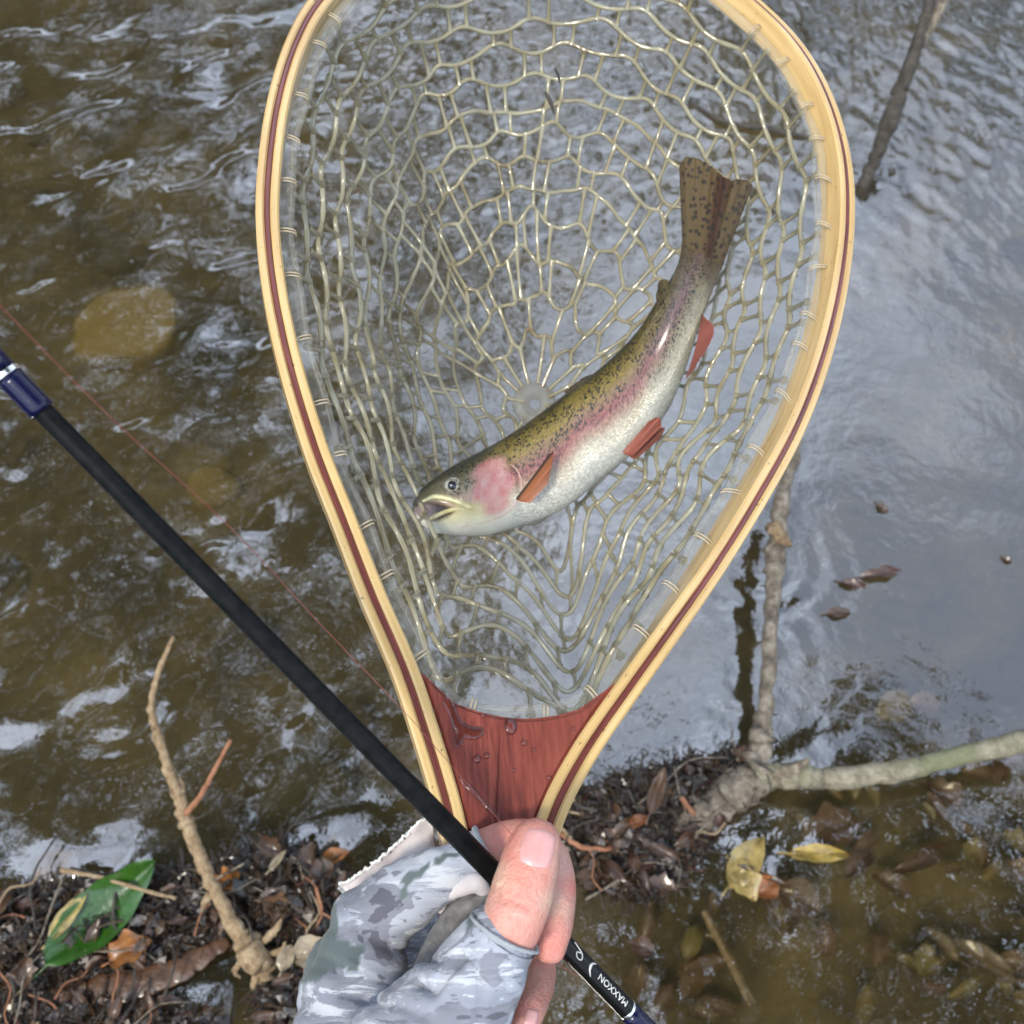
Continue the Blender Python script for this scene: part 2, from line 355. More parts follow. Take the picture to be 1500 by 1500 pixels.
h += far_ * mid * (.08 * field(nx, ny, ND, .060, .35, R(90), .6, 8) + .085 * field(nx, ny, ND, .030, .35, None, 0, 9))
h += far_ * (1 - flow) * (1 - mid) * (.060 * field(nx, ny, ND, .060, .35, R(20), 1.5, 10) + .035 * field(nx, ny, ND, .026, .3, R(10), 1.5, 12))
h += (1 - flow) * (1 - far_) * (1 - near) * (.012 * field(nx, ny, ND, .13, .4, R(70), 1, 13) + .004 * field(nx, ny, ND, .05, .4, None, 0, 14))
h += near * (1 - flow) * (.020 * field(nx, ny, ND, .09, .4, None, 0, 15) + .014 * field(nx, ny, ND, .04, .4, None, 0, 16))
h += .010 * big
for (px, py, a, lam, rr) in [(1118, 826, .0010, .021, .085), (1100, 960, .0006, .024, .11)]:
    g0 = G(px, py); d = np.hypot(WX - g0[0], WY - g0[1])
    h += a * np.cos(2 * math.pi * d / (lam * (1 + 1.2 * d / .1 * .3))) * np.exp(-(d / rr) ** 2) * smooth(.0, .02, d) * np.clip(.45 + .9 * field(nx, ny, ND, .16, .4, seed=91) / .03, 0, 1)
h *= 1 - .75 * np.exp(-(np.hypot(WX - G(190, 470)[0], WY - G(190, 470)[1]) / .085) ** 2)
ex = np.minimum(np.arange(nx), nx - 1 - np.arange(nx)); ey = np.minimum(np.arange(ny), ny - 1 - np.arange(ny))
h *= np.outer(smooth(0, 30, ex), smooth(0, 30, ey))
AX, AY = np.meshgrid(wx, wy, indexing='ij'); AH = np.zeros_like(AX); AH[np.ix_(jx, jy)] = h
mw = grid_mesh('stream_water', np.stack([AX, AY, AH], -1).reshape(-1, 3), len(wx), len(wy))
mm = Mat('stream_water'); mm.N.remove(mm.bsdf)
v = mm.coord(); g = mm.noise(v, 55, 3, .5, .3); bn = mm.bump(g, .10, .006)
lwf = mm.node('ShaderNodeLayerWeight', Blend=.5); mm.L.new(bn, lwf.inputs['Normal'])
pw5 = mm.node('ShaderNodeMath', operation='POWER'); mm.L.new(lwf.outputs['Facing'], pw5.inputs[0]); pw5.inputs[1].default_value = 5.0
fr = mm.node('ShaderNodeMapRange'); mm.L.new(pw5.outputs[0], fr.inputs['Value']); fr.inputs['To Min'].default_value = .245; fr.inputs['To Max'].default_value = 1.0
gl = mm.node('ShaderNodeBsdfGlossy', Roughness=.015); mm.L.new(bn, gl.inputs['Normal'])
rf = mm.node('ShaderNodeBsdfRefraction', IOR=1.33, Roughness=0.0); rf.inputs['Color'].default_value = (1.0, .97, .84, 1); mm.L.new(bn, rf.inputs['Normal'])
mx = mm.node('ShaderNodeMixShader'); mm.L.new(fr.outputs[0], mx.inputs[0]); mm.L.new(rf.outputs[0], mx.inputs[1]); mm.L.new(gl.outputs[0], mx.inputs[2])
df = mm.node('ShaderNodeBsdfDiffuse'); mk = mm.noise(mm.coord(), 3.5, 4, .6, .6); mm.L.new(mm.ramp(mk, [(.3, (.16, .125, .055)), (.7, (.26, .21, .10))]), df.inputs['Color'])
tp = mm.node('ShaderNodeBsdfTransparent'); tp.inputs['Color'].default_value = (1.0, .97, .84, 1)
m3 = mm.node('ShaderNodeMixShader'); m3.inputs[0].default_value = .65; mm.L.new(rf.outputs[0], m3.inputs[1]); mm.L.new(tp.outputs[0], m3.inputs[2])
m2 = mm.node('ShaderNodeMixShader'); sx = mm.node('ShaderNodeSeparateXYZ'); mm.L.new(mm.coord(), sx.inputs[0]); mm.L.new(mm.ramp(sx.outputs[0], [(0, .045), (.45, .006)]), m2.inputs[0]); mm.L.new(m3.outputs[0], m2.inputs[1]); mm.L.new(df.outputs[0], m2.inputs[2])      # silt in the water
mm.L.new(m2.outputs[0], mx.inputs[1])
mm.L.new(mx.outputs[0], mm.out.inputs['Surface']); M['water'] = mm.m
kind(link('stream_water', mw, M['water']), 'structure')

# ------------------------------------------------------------------ trees round the stream (the water mirrors them)
mm = Mat('tree_foliage'); r = mm.attr('Col')
mm.set(Base_Color=r, Roughness=.55); M['foliage'] = mm.m
def tree(label, base, lean, height, crowns, nleaf, seed, group='trees along the stream banks'):
    rg = np.random.default_rng(seed); base = np.array([base[0], base[1], float(bed_h(np.array(base[0]), np.array(base[1]))) - .1])
    t = thing('tree', label, 'tree', base, group)
    b = MB(); top = np.array([lean[0], lean[1], height]); rel = lambda q: np.asarray(q)
    tr = crom([base, base + top * .3 + rg.normal(0, .12, 3), base + top * .65 + rg.normal(0, .15, 3), base + top], 14)
    b.tube(tr, np.linspace(.05 * height ** .6, .02, 14) , 8)
    lb = MB()
    for (cx, cy_, cz, rad) in crowns:
        c0 = np.array([cx, cy_, cz])
        k = np.argmin(np.linalg.norm(tr - (c0 - [0, 0, .5 * rad]), axis=1))
        for _ in range(5):
            tgt = c0 + rg.normal(0, .38, 3) * rad
            pts = crom([tr[k], (tr[k] + tgt) / 2 + rg.normal(0, .12, 3) * rad, tgt], 6); b.tube(pts, np.linspace(.045, .008, 6), 5)
        n = int(nleaf * rad ** 2)
        nc = max(6, int(14 * rad)); cl = rg.normal(0, 1, (nc, 3)); cl = cl / np.linalg.norm(cl, axis=1)[:, None] * rad * rg.uniform(.35, 1, (nc, 1)) ** .6
        who = rg.integers(0, nc, n); pos = c0 + cl[who] + rg.normal(0, .20, (n, 3)) * rad ** .5
        s = rg.uniform(.09, .17, n)[:, None]; u = rg.normal(0, 1, (n, 3)); u /= np.linalg.norm(u, axis=1)[:, None]
        w = np.cross(u, rg.normal(0, 1, (n, 3))); w /= np.linalg.norm(w, axis=1)[:, None]
        V = np.stack([pos - u * s, pos + w * s * .5, pos + u * s, pos - w * s * .5], 1).reshape(-1, 3)
        colr = np.array([.055, .075, .022]) * rg.uniform(.6, 1.6, (n, 1)) * np.array([1, 1, 1]) + rg.uniform(0, .02, (n, 3))
        lb.add(V, np.arange(4 * n).reshape(-1, 4), np.repeat(colr, 4, 0))
    link('trunk', b.mesh('trunk'), M['oldbark'], t); link('crown', lb.mesh('crown', True), M['foliage'], t, sm=False)
TREES = [
 ('leaning tree on the left bank with a wide crown over the current', (-3.6, 2.2), (1.6, .4), 6.0, [(-3.0, 3.0, 4.6, 1.9), (-1.9, 2.2, 5.6, 1.6), (-3.4, 1.2, 5.4, 1.9), (-1.5, .8, 6.2, 1.5)], 420, 1),
 ('tall dark tree on the left bank upstream', (-4.2, 5.2), (.8, -.4), 7.6, [(-3.4, 4.6, 5.4, 1.7), (-2.2, 4.2, 6.4, 1.6), (-.9, 3.7, 6.0, 1.1), (-4.6, 5.6, 4.2, 1.7)], 330, 2),
 ('dense evergreen on the left bank beyond the tall dark tree', (-5.6, 8.0), (.3, -.3), 6.6, [(-5.2, 7.6, 4.6, 1.9), (-4.0, 7.8, 5.4, 1.7), (-6.2, 6.6, 3.6, 1.8), (-3.2, 7.4, 3.4, 1.6)], 380, 8),
 ('bushy tree low over the water on the left bank', (-4.8, 3.4), (.4, 0), 3.4, [(-4.0, 3.8, 2.6, 1.4), (-3.6, 5.2, 2.8, 1.4), (-4.6, 2.4, 2.8, 1.4)], 420, 9),
 ('broad tree on the far bank straight across the stream', (-.9, 7.4), (.2, -.8), 6, [(-1.4, 6.6, 4.6, 1.5), (-.2, 6.4, 4.2, 1.3), (-2.5, 6.8, 3.6, 1.4), (-.9, 6.0, 5.7, 1.0)], 170, 3),
 ('slender tree on the far bank with thin foliage', (1.8, 8.0), (.1, -.5), 6, [(1.4, 7.4, 4.2, 1.2), (1.9, 7.6, 5.2, .9), (.8, 7.2, 3.2, 1.2), (2.5, 7.4, 3.2, 1.0)], 110, 4),
 ('low bushy tree on the far bank to the right', (4.4, 8.2), (0, -.4), 3.8, [(4.0, 7.8, 2.8, 1.3), (5.0, 8.0, 2.4, 1.3), (3.2, 7.8, 2.2, 1.1)], 150, 5),
 ('tree at the right hand bend of the stream', (7.2, 5.6), (-.3, 0), 4.2, [(6.8, 5.6, 3.2, 1.3), (7.6, 4.6, 2.8, 1.3), (7.0, 6.6, 2.6, 1.3)], 150, 6),
 ('old tree behind the angler with limbs reaching over the water', (3.2, -2.0), (-1.2, 2.0), 5.6, [(.3, .8, 6.2, 1.3), (1.7, .9, 6.0, 1.3), (3.0, 1.0, 5.6, 1.3), (2.6, -.6, 5.6, 1.2), (1.0, -.4, 6.3, 1.1)], 800, 7),
]
for a in TREES: tree(*a)

# ------------------------------------------------------------------ landing net
NA, NB_, NC = .388, .23, .42                                  # the net's plane in front of the angler: Z = NA + NB X + NC Y
def plane_z(px, py): return NA / (1 - NB_ * (px - 750) / 1500 - NC * (750 - py) / 1500)
def PL(px, py): return P(px, py, plane_z(px, py))
def world_to_px_early(p):
    d = np.asarray(p) - EYE; z = d @ FWD; return np.stack([750 + 1500 * (d @ RGT) / z, 750 - 1500 * (d @ UPV) / z, z], 1)
n_cam = np.array([-NB_, -NC, 1.0]); n_cam /= np.linalg.norm(n_cam)
e1 = np.array([1, 0, NB_]); e1 /= np.linalg.norm(e1); e2 = np.cross(n_cam, e1)
if e2[1] < 0: e2 = -e2
BASIS = np.stack([RGT, UPV, FWD])
N_AWAY, E1, E2 = n_cam @ BASIS, e1 @ BASIS, e2 @ BASIS        # unit vectors in the world
NO = PL(750, 750)
def to2(pts):
    d = np.asarray(pts) - NO; return np.stack([d @ E1, d @ E2], 1)
def from2(q, depth=0.0):
    q = np.asarray(q); return NO + q[:, :1] * E1 + q[:, 1:2] * E2 + np.asarray(depth).reshape(-1, 1) * N_AWAY
hoop_px = [(700, 1560), (690, 1420), (679, 1300), (664, 1215), (648, 1150), (625, 1075), (592, 978), (545, 868), (503, 760), (462, 655), (427, 540), (403, 430), (392, 330), (394, 245), (407, 150), (432, 65), (472, -5), (545, -72), (650, -118), (770, -134), (890, -122), (1000, -82), (1098, -8), (1168, 62), (1213, 140), (1238, 228), (1243, 320), (1231, 425), (1203, 535), (1165, 632), (1110, 732), (1050, 828), (985, 920), (922, 1008), (868, 1085), (830, 1150), (806, 1205), (774, 1300), (738, 1420), (728, 1560)]
cl2 = resample(to2([PL(*p) for p in crom(hoop_px, 700)]), 420)
tg2 = np.gradient(cl2, axis=0); tg2 /= np.linalg.norm(tg2, axis=1)[:, None]
nr2 = np.stack([tg2[:, 1], -tg2[:, 0]], 1)                    # to the right of travel = inwards
net = thing('landing_net', 'wooden teardrop landing net with clear rubber mesh held over the stream', 'landing net', tuple(PL(725, 1300)))
hx_ = world_to_px_early(from2(cl2)); ROLL = R(17) * smooth(800, 1050, hx_[:, 0]) * smooth(1050, 750, hx_[:, 1])   # the hoop is slightly twisted on its right
def strip(name, o0, o1, depth, proud, mat, wob=0.0, seed=0):
    """a lamination of the bent hoop, a rounded bar o0..o1 metres outside/inside of the centre line"""
    rg = np.random.default_rng(seed); n = len(cl2)
    w = np.convolve(rg.standard_normal(n + 20), np.ones(9) / 9, 'same')[10:-10][:n] * wob
    c = .0008
    prof = [(o0, c), (o0 + c, 0), (o1 - c, 0), (o1, c), (o1, depth - c), (o1 - c, depth), (o0 + c, depth), (o0, depth - c)]
    k = len(prof); V = np.zeros((n, k, 3)); gr = np.zeros((n, k, 3)); s = np.arange(n) * .0025
    for j, (o, dd) in enumerate(prof):
        oo = (o + w) * np.cos(ROLL) + (dd - proud) * np.sin(ROLL); zz = -(o + w) * np.sin(ROLL) + (dd - proud) * np.cos(ROLL)
        V[:, j] = from2(cl2 + nr2 * oo[:, None], zz)
        gr[:, j] = np.stack([s, np.full(n, o), np.full(n, dd)], 1)
    b = MB(); f = []
    for i in range(n - 1):
        for j in range(k):
            l = (j + 1) % k; f.append((i * k + j, (i + 1) * k + j, (i + 1) * k + l, i * k + l))
    f.append(tuple(range(k))); f.append(tuple((n - 1) * k + j for j in range(k))[::-1])
    b.add(V.reshape(-1, 3), f); m = b.mesh(name); set_vec(m, gr.reshape(-1, 3) + seed, 'grain')
    o = link(name, m, mat, net, sm=False); return o
strip('outer_strip', -.0046, -.0012, .0070, .0002, M['ash'], .0001, 1)
strip('inlay_strip', -.0013, .0013, .0140, -.0001, M['inlay'], .00018, 2)
strip('inner_strip', .0012, .0048, .0140, .0002, M['ash'], .0001, 3)

# handle between the strips
li = [i for i in range(len(cl2))]
def near_i(px, py): return int(np.argmin(np.linalg.norm(cl2 - to2([PL(px, py)])[0], axis=1)))
iL0, iL1 = 0, near_i(592, 978); iR1, iR0 = near_i(922, 1008), len(cl2) - 1
INS = .0046
left = cl2[iL0:iL1 + 1] + nr2[iL0:iL1 + 1] * INS; right = cl2[iR1:iR0 + 1] + nr2[iR1:iR0 + 1] * INS
throat_px = [(645, 1018), (700, 1040), (760, 1051), (820, 1046), (868, 1030)]
thr = to2([PL(*p) for p in crom(throat_px, 24)])
poly = np.vstack([left[::3], crom(np.vstack([left[-1], thr[2:-2], right[0]]), 40)[1:-1], right[::3]])
bm = bmesh.new()
vs = [bm.verts.new(p) for p in from2(poly, np.full(len(poly), .0004))]
fc = bm.faces.new(vs); ret = bmesh.ops.extrude_face_region(bm, geom=[fc])
bmesh.ops.translate(bm, verts=[g for g in ret['geom'] if isinstance(g, bmesh.types.BMVert)], vec=Vector(N_AWAY * .0150))
bmesh.ops.recalc_face_normals(bm, faces=bm.faces)
be = [e for e in bm.edges if all(abs(f.normal.dot(Vector(N_AWAY))) < .5 for f in e.link_faces) is False and not all(abs(f.normal.dot(Vector(N_AWAY))) > .5 for f in e.link_faces)]
bmesh.ops.bevel(bm, geom=be, offset=.0014, segments=3, affect='EDGES')
m = bpy.data.meshes.new('handle'); bm.to_mesh(m); bm.free()
co = np.array([v.co for v in m.vertices]); d = co - NO
set_vec(m, np.stack([d @ E2, d @ E1, d @ N_AWAY], 1), 'grain')
link('handle', m, M['red'], net, sm=False)
# rounded butt of the handle, past the hand
b = MB(); e0 = from2(cl2[[0, -1]], np.array([.0078, .0078])); mid_ = e0.mean(0); dirn = -(E2)
pts = [mid_ + dirn * t for t in (-.004, .004, .018, .030, .037, .040)]
b.tube(np.array(pts), [.0105, .0115, .0135, .0125, .008, .001], 18, flat=.62, flat_dir=N_AWAY)
m = b.mesh('butt'); co = np.array([v.co for v in m.vertices]); d = co - NO; set_vec(m, np.stack([d @ E2, d @ E1, d @ N_AWAY], 1), 'grain')
link('butt', m, M['red'], net)

# loop the bag hangs from (just inside the hoop, round the throat)
iA, iB = near_i(606, 1008), near_i(905, 1030)
in_off = .0094 + .0022 * (ROLL[iA:iB] / R(17))[:, None]
loop2 = np.vstack([cl2[iA:iB] + nr2[iA:iB] * in_off, to2([PL(*p) for p in crom([(868, 1018), (820, 1034), (760, 1038), (700, 1027), (655, 1008)], 40)])])
for _ in range(30): loop2 = (np.roll(loop2, 1, 0) + 2 * loop2 + np.roll(loop2, -1, 0)) / 4
loop2 = resample(loop2, 1440, True)
rimd = .0075
rim3 = from2(loop2, np.full(len(loop2), rimd))
tl = np.roll(loop2, -1, 0) - np.roll(loop2, 1, 0); tl /= np.linalg.norm(tl, axis=1)[:, None]; nl = np.stack([tl[:, 1], -tl[:, 0]], 1)
b = MB()
st = 4; base = loop2[::st]; nb = nl[::st]; k = len(base); ph = np.arange(k)
wv = .0006 * np.sin(ph * .35) + .0005 * np.sin(ph * .13 + 1)
ring_pts = from2(base - nb * .0022 + nb * wv[:, None], rimd - .001 + .0012 * np.sin(ph * .21))
b.tube(ring_pts, .0027, 10, closed=True, flat=.35, flat_dir=N_AWAY)
b.tube(from2(base + nb * (.0006 + wv)[:, None], rimd + .0008 * np.sin(ph * .27)), .0012, 6, closed=True)
bag = None
rim = link('rim_band', b.mesh('rim_band'), M['vinyl'], net)

# ---- the bag: rings of soft rubber between the loop and a disc at the bottom
def world_to_px(p):
    d = np.asarray(p) - EYE; z = d @ FWD; return np.stack([750 + 1500 * (d @ RGT) / z, 750 - 1500 * (d @ UPV) / z, z], 1)
LP = world_to_px(rim3)                                          # px,py,depth of the loop
DISC = np.array([783, 592]); ZB = .606
NL = len(LP)
def bagpt(u, r):
    """u in [0,1) round the loop, r 1 at the loop .. 0 at the disc -> world points (arrays)"""
    u = np.asarray(u, float) % 1.0; r = np.broadcast_to(np.asarray(r, float), u.shape)
    i = u * NL; i0 = np.floor(i).astype(int) % NL; i1 = (i0 + 1) % NL; f = (i - np.floor(i))[:, None]
    L = LP[i0] * (1 - f) + LP[i1] * f
    x = DISC[0] + (L[:, 0] - DISC[0]) * r; y = DISC[1] + (L[:, 1] - DISC[1]) * r
    a = 2 * math.pi * u
    # soft sag and drape
    mid = np.sin(math.pi * np.clip(r, 0, 1)) ** 1.0
    x = x + mid * (7 * np.sin(3 * a + 5 * r) + 4.5 * np.sin(7 * a - 9 * r + 1) + 3 * np.sin(13 * a + 14 * r))
    y = y + mid * (7 * np.sin(4 * a - 6 * r + 2) + 4.5 * np.sin(8 * a + 8 * r) + 3 * np.sin(15 * a - 11 * r))
    low = smooth(760, 830, y) * smooth(1040, 990, y)
    y = y + low * (-38 * np.exp(-((x - 725) / 58) ** 2) + 66 * np.exp(-((x - 840) / 42) ** 2) + 26 * np.exp(-((x - 640) / 28) ** 2))
    lf = smooth(700, 560, x) * smooth(300, 480, y) * smooth(900, 760, y) * mid
    x = x + lf * 6 * np.sin((y + .5 * x) / 34.0)
    rt = smooth(880, 980, x) * smooth(520, 640, y) * smooth(990, 900, y) * mid
    x = x + rt * 15 * np.sin((y - .4 * x) / 24.0); y = y + rt * 11 * np.sin((x + y) / 28.0)
    g = 1 - np.clip(r, 0, 1) ** 3.6
    z = L[:, 2] + (ZB - L[:, 2]) * g
    z = z + .006 * mid * np.sin(5 * a + 8 * r) + .005 * mid * np.sin(11 * a - 13 * r) + .007 * low * np.sin((x - .6 * y) / 28.0)
    z = z + .008 * lf * np.cos((y + .5 * x) / 34.0) + .008 * rt * np.cos((y - .4 * x) / 26.0)
    return Pn(np.stack([x, y, z], 1))
RK = np.array([.944, .884, .824, .764, .704, .644, .584, .524, .460, .390, .312, .228, .142])
NK = [23, 23, 23, 23, 23, 23, 22, 22, 20, 19, 17, 14, 12, 12]   # pairs per row; row k lies between ring k-1 and ring k
OFF = [(k % 2) * .5 + .13 * math.sin(3 * k) * 0 for k in range(16)]
rgn = np.random.default_rng(5)
JIT = [rgn.normal(0, .07, n) for n in NK]
def rowphase(k, u): return 2 * math.pi * (NK[k] * u - OFF[k])
def ring_r(k, u):
    sp = (RK[k - 1] if k > 0 else 1.0) - RK[k]; sp2 = RK[k] - (RK[k + 1] if k < len(RK) - 1 else .05)
    amp = .085 if k < 10 else .07
    return RK[k] + amp * sp * (np.cos(rowphase(k, u)) + .25 * np.cos(2 * rowphase(k, u))) - amp * sp2 * np.cos(rowphase(k + 1, u)) + .10 * sp * np.sin(2 * math.pi * (5 * u) + k * 2.1) + .08 * sp * np.sin(2 * math.pi * (11 * u) + k * 3.7)
b = MB()
SR = .00134
for k in range(len(RK)):
    n = 620 if k < 8 else 360
    u = np.arange(n) / n
    rr = SR * (1 + .10 * np.sin(np.arange(n) * .9 + k))
    b.tube(bagpt(u, ring_r(k, u)), rr, 6, closed=True)
for k in range(len(RK) + 1):
    for j in range(NK[k]):
        u0 = (j + OFF[k] + JIT[k][j]) / NK[k]
        gap = .14 if k < 12 else 0
        for sgn in ((-1, 1) if gap else (0,)):
            uu = (u0 + sgn * gap / NK[k] + rgn.normal(0, .012) / NK[k]) % 1.0
            ra = 1.005 if k == 0 else float(ring_r(k - 1, np.array([uu]))[0]); rb = float(ring_r(k, np.array([uu]))[0]) if k < len(RK) else .045
            t = np.linspace(0, 1, 7); p = bagpt(np.full(7, uu), ra + (rb - ra) * t)
            b.tube(p, SR * np.array([1.5, 1.05, .86, .82, .86, 1.05, 1.5 if k < len(RK) else 1.0]), 6, cap=False)
bag = link('net_bag', b.mesh('net_bag'), M['rubber'], net)
# disc at the bottom of the bag
b = MB(); th = np.arange(48) / 48 * 2 * math.pi
c0 = P(DISC[0], DISC[1], ZB)
zc = P(DISC[0], DISC[1], ZB + .01) - c0; zc /= np.linalg.norm(zc)
def ringv(rad, dz): return np.array([c0 + rad * (1 + .03 * math.cos(12 * t)) * (math.cos(t) * RGT + math.sin(t) * UPV) + zc * dz for t in th])
rv = [ringv(.0130, -.0004), ringv(.0124, -.0011), ringv(.0034, -.0011), ringv(.0030, -.0006), ringv(.0030, .0006), ringv(.0124, .0011), ringv(.0130, .0004)]
f = []
for i in range(len(rv) - 1):
    for j in range(48): f.append((i * 48 + j, i * 48 + (j + 1) % 48, (i + 1) * 48 + (j + 1) % 48, (i + 1) * 48 + j))
for j in range(48): f.append((6 * 48 + j, 6 * 48 + (j + 1) % 48, (j + 1) % 48, j))
mm = Mat('disc_rubber'); mm.set(Base_Color=(.24, .235, .20), Roughness=.4, Specular_IOR_Level=.25).see_through(.5)
b.add(np.vstack(rv), f); link('base_disc', b.mesh('base_disc'), mm.m, bag)
# ties that bind the rim band to the hoop
nt = 40
for j in range(nt):
    i = int((j + .5) / nt * NL + rgn.normal(0, 4)) % NL
    q, nn = loop2[i], nl[i]; ang = rgn.normal(0, .18); tt = tl[i] * math.sin(ang)
    dv = -(nn + tt)
    prof = [(-.0022, -.001), (-.0012, -.0034), (.0025, -.0042), (.0060, -.0030), (.0072, .0008)]
    b = MB()
    for sh in (-.0007, .0007):
        pts = from2(np.array([q + dv * (a + .0002) + tl[i] * sh for a, _ in prof]), np.array([rimd + dz for _, dz in prof]))
        b.tube(crom(pts, 10), .00034, 6)
    link('cord_tie', b.mesh('cord_tie'), M['cord'], rim)

# ------------------------------------------------------------------ trout
FD = np.array([(606, 741), (609, 729), (619, 715), (638, 699), (662, 683), (690, 668), (722, 651), (755, 631), (790, 606), (826, 579), (858, 556), (890, 530), (915, 506), (936, 482), (956, 452), (974, 422), (988, 398), (997, 370), (1002, 322)], float)
FV = np.array([(611, 756), (618, 768), (634, 778), (656, 784), (684, 786), (715, 784), (748, 775), (785, 764), (820, 749), (850, 728), (882, 700), (914, 675), (942, 648), (968, 614), (990, 576), (1010, 522), (1030, 462), (1050, 410), (1072, 348)], float)
FZ = .008; NS = 420; FDs, FVs = crom(FD, NS), crom(FV, NS)
sN = np.linspace(0, 1, NS)
zc_ = np.interp(sN, [0, .15, .45, .75, .92, 1], [.543, .550, .560, .553, .5385, .5440]) + FZ
thick = np.interp(sN, [0, .04, .12, .25, .45, .65, .85, .95, 1], [.30, .45, .56, .58, .56, .52, .40, .20, .03])
ker = np.hanning(61); ker /= ker.sum()
zc_ = np.convolve(np.pad(zc_, 30, 'edge'), ker, 'valid'); thick = np.convolve(np.pad(thick, 30, mode='reflect', reflect_type='odd'), ker, 'valid')
Dw = Pn(np.column_stack([FDs, zc_])); Vw = Pn(np.column_stack([FVs, zc_]))
Cw = (Dw + Vw) / 2; Aw = (Dw - Vw) / 2; half = np.linalg.norm(Aw, axis=1); Ad = Aw / half[:, None]
tgf = np.gradient(Cw, axis=0); tgf /= np.linalg.norm(tgf, axis=1)[:, None]
Sd = np.cross(tgf, Ad); Sd /= np.linalg.norm(Sd, axis=1)[:, None]
if (Sd @ FWD).mean() > 0: Sd = -Sd                              # towards the viewer's side
arc = np.r_[0, np.cumsum(np.linalg.norm(np.diff(Cw, axis=0), axis=1))]; AF = arc / arc[-1]
def mouth_depth(s, hf):
    """how far the open mouth is cut in: 1 inside, 0 outside (s along body, hf 0 back .. 1 belly)"""
    L = .092; mc = .56 + .06 * np.clip(s / L, 0, 1); wid = .33 * np.clip(1 - s / L, 0, 1) ** .75
    return smooth(0, .5, (wid - np.abs(hf - mc)) / .06) * (s < L)
NT = 112
th = np.arange(NT) / NT * 2 * math.pi
def fish_surf(si, theta, off=0.0):
    """si array of station indices (float), theta array"""
    i0 = np.clip(np.floor(si).astype(int), 0, NS - 2); f = (si - i0)[..., None]
    C = Cw[i0] * (1 - f) + Cw[i0 + 1] * f; A = Ad[i0] * (1 - f) + Ad[i0 + 1] * f; S = Sd[i0] * (1 - f) + Sd[i0 + 1] * f
    hl = (half[i0] * (1 - f[..., 0]) + half[i0 + 1] * f[..., 0]); tk = np.interp(si / (NS - 1), sN, thick)
    s = np.interp(si, np.arange(NS), AF); hf = (1 - np.cos(theta)) / 2
    m = mouth_depth(s, hf)
    ca, sa = np.cos(theta), np.sin(theta)
    se = np.sign(sa) * np.abs(sa) ** .86
    k = 1 - .55 * m
    op = .0010 * smooth(.012, -.004, np.hypot(s - .172, (hf - .52) * .125) - .066)    # gill cover stands a little proud
    return C + (ca * (hl + off))[..., None] * A * (1 - .12 * m)[..., None] + (se * k * (hl * tk + off + op))[..., None] * S
SI, TH = np.meshgrid(np.arange(NS, dtype=float), th, indexing='ij')
V = fish_surf(SI, TH)
S_, H_ = np.interp(SI, np.arange(NS), AF), (1 - np.cos(TH)) / 2
def lerp(a, b, t): return a + (b - a) * t[..., None]
hx = [0, .10, .24, .36, .46, .56, .66, .80, 1.0]
hc = np.array([(.03, .026, .007), (.19, .14, .022), (.27, .20, .045), (.30, .17, .10), (.36, .125, .12), (.50, .33, .24), (.66, .60, .46), (.76, .75, .64), (.66, .68, .60)])
wob = .02 * np.sin(S_ * 31) + .015 * np.sin(S_ * 57 + 2)
colb = np.stack([np.interp(H_ + wob, hx, hc[:, q]) for q in range(3)], -1)
tailw = smooth(.48, .86, S_)
ht = np.array([(.045, .038, .013), (.11, .085, .026), (.17, .13, .05), (.21, .125, .115), (.24, .13, .13), (.26, .19, .11), (.36, .32, .19), (.50, .48, .34), (.36, .33, .2)])
colt = np.stack([.82 * np.interp(H_ + wob, hx, ht[:, q]) for q in range(3)], -1)
colb = lerp(colb, colt, tailw); colb = lerp(colb, np.broadcast_to(np.array([.10, .070, .032]), colb.shape), smooth(.78, .93, S_) * (.45 + .55 * (np.abs(H_ - .45) > .12)))
headw = smooth(.235, .15, S_)
hh = np.array([(.035, .034, .014), (.10, .088, .028), (.20, .17, .085), (.34, .26, .16), (.50, .34, .24), (.62, .52, .26), (.68, .63, .36), (.72, .70, .56), (.66, .66, .58)])
colh = np.stack([np.interp(H_, [0, .14, .28, .40, .5, .62, .72, .86, 1], hh[:, q]) for q in range(3)], -1)
colb = lerp(colb, colh, headw)
GN = np.array([[mnoise.noise(Vector((a * 45, b_ * 8, 3.1))) + .6 * mnoise.noise(Vector((a * 110 + 9 * b_, b_ * 20, 8))) for b_ in H_[0]] for a in S_[:, 0]])
gill = smooth(.010, -.014, np.hypot((S_ - .186), (H_ - .45) * .155) - .050 + .006 * np.sin(H_ * 23))
colb = lerp(colb, np.broadcast_to(np.array([.60, .26, .245]), colb.shape) + np.stack([.06 * GN, .14 * GN, .12 * GN], -1), gill * .85)
snout = smooth(.035, .0, S_) * (H_ < .5); colb = lerp(colb, np.broadcast_to(np.array([.055, .05, .03]), colb.shape), snout * .8)
mo = mouth_depth(S_, H_); colb = lerp(colb, np.broadcast_to(np.array([.34, .25, .25]), colb.shape), mo * .9)
colb = lerp(colb, np.broadcast_to(np.array([.035, .012, .014]), colb.shape), smooth(.55, 1, mo) * smooth(.028, .06, S_))
fm = grid_mesh('body', V.reshape(-1, 3), NS, NT)
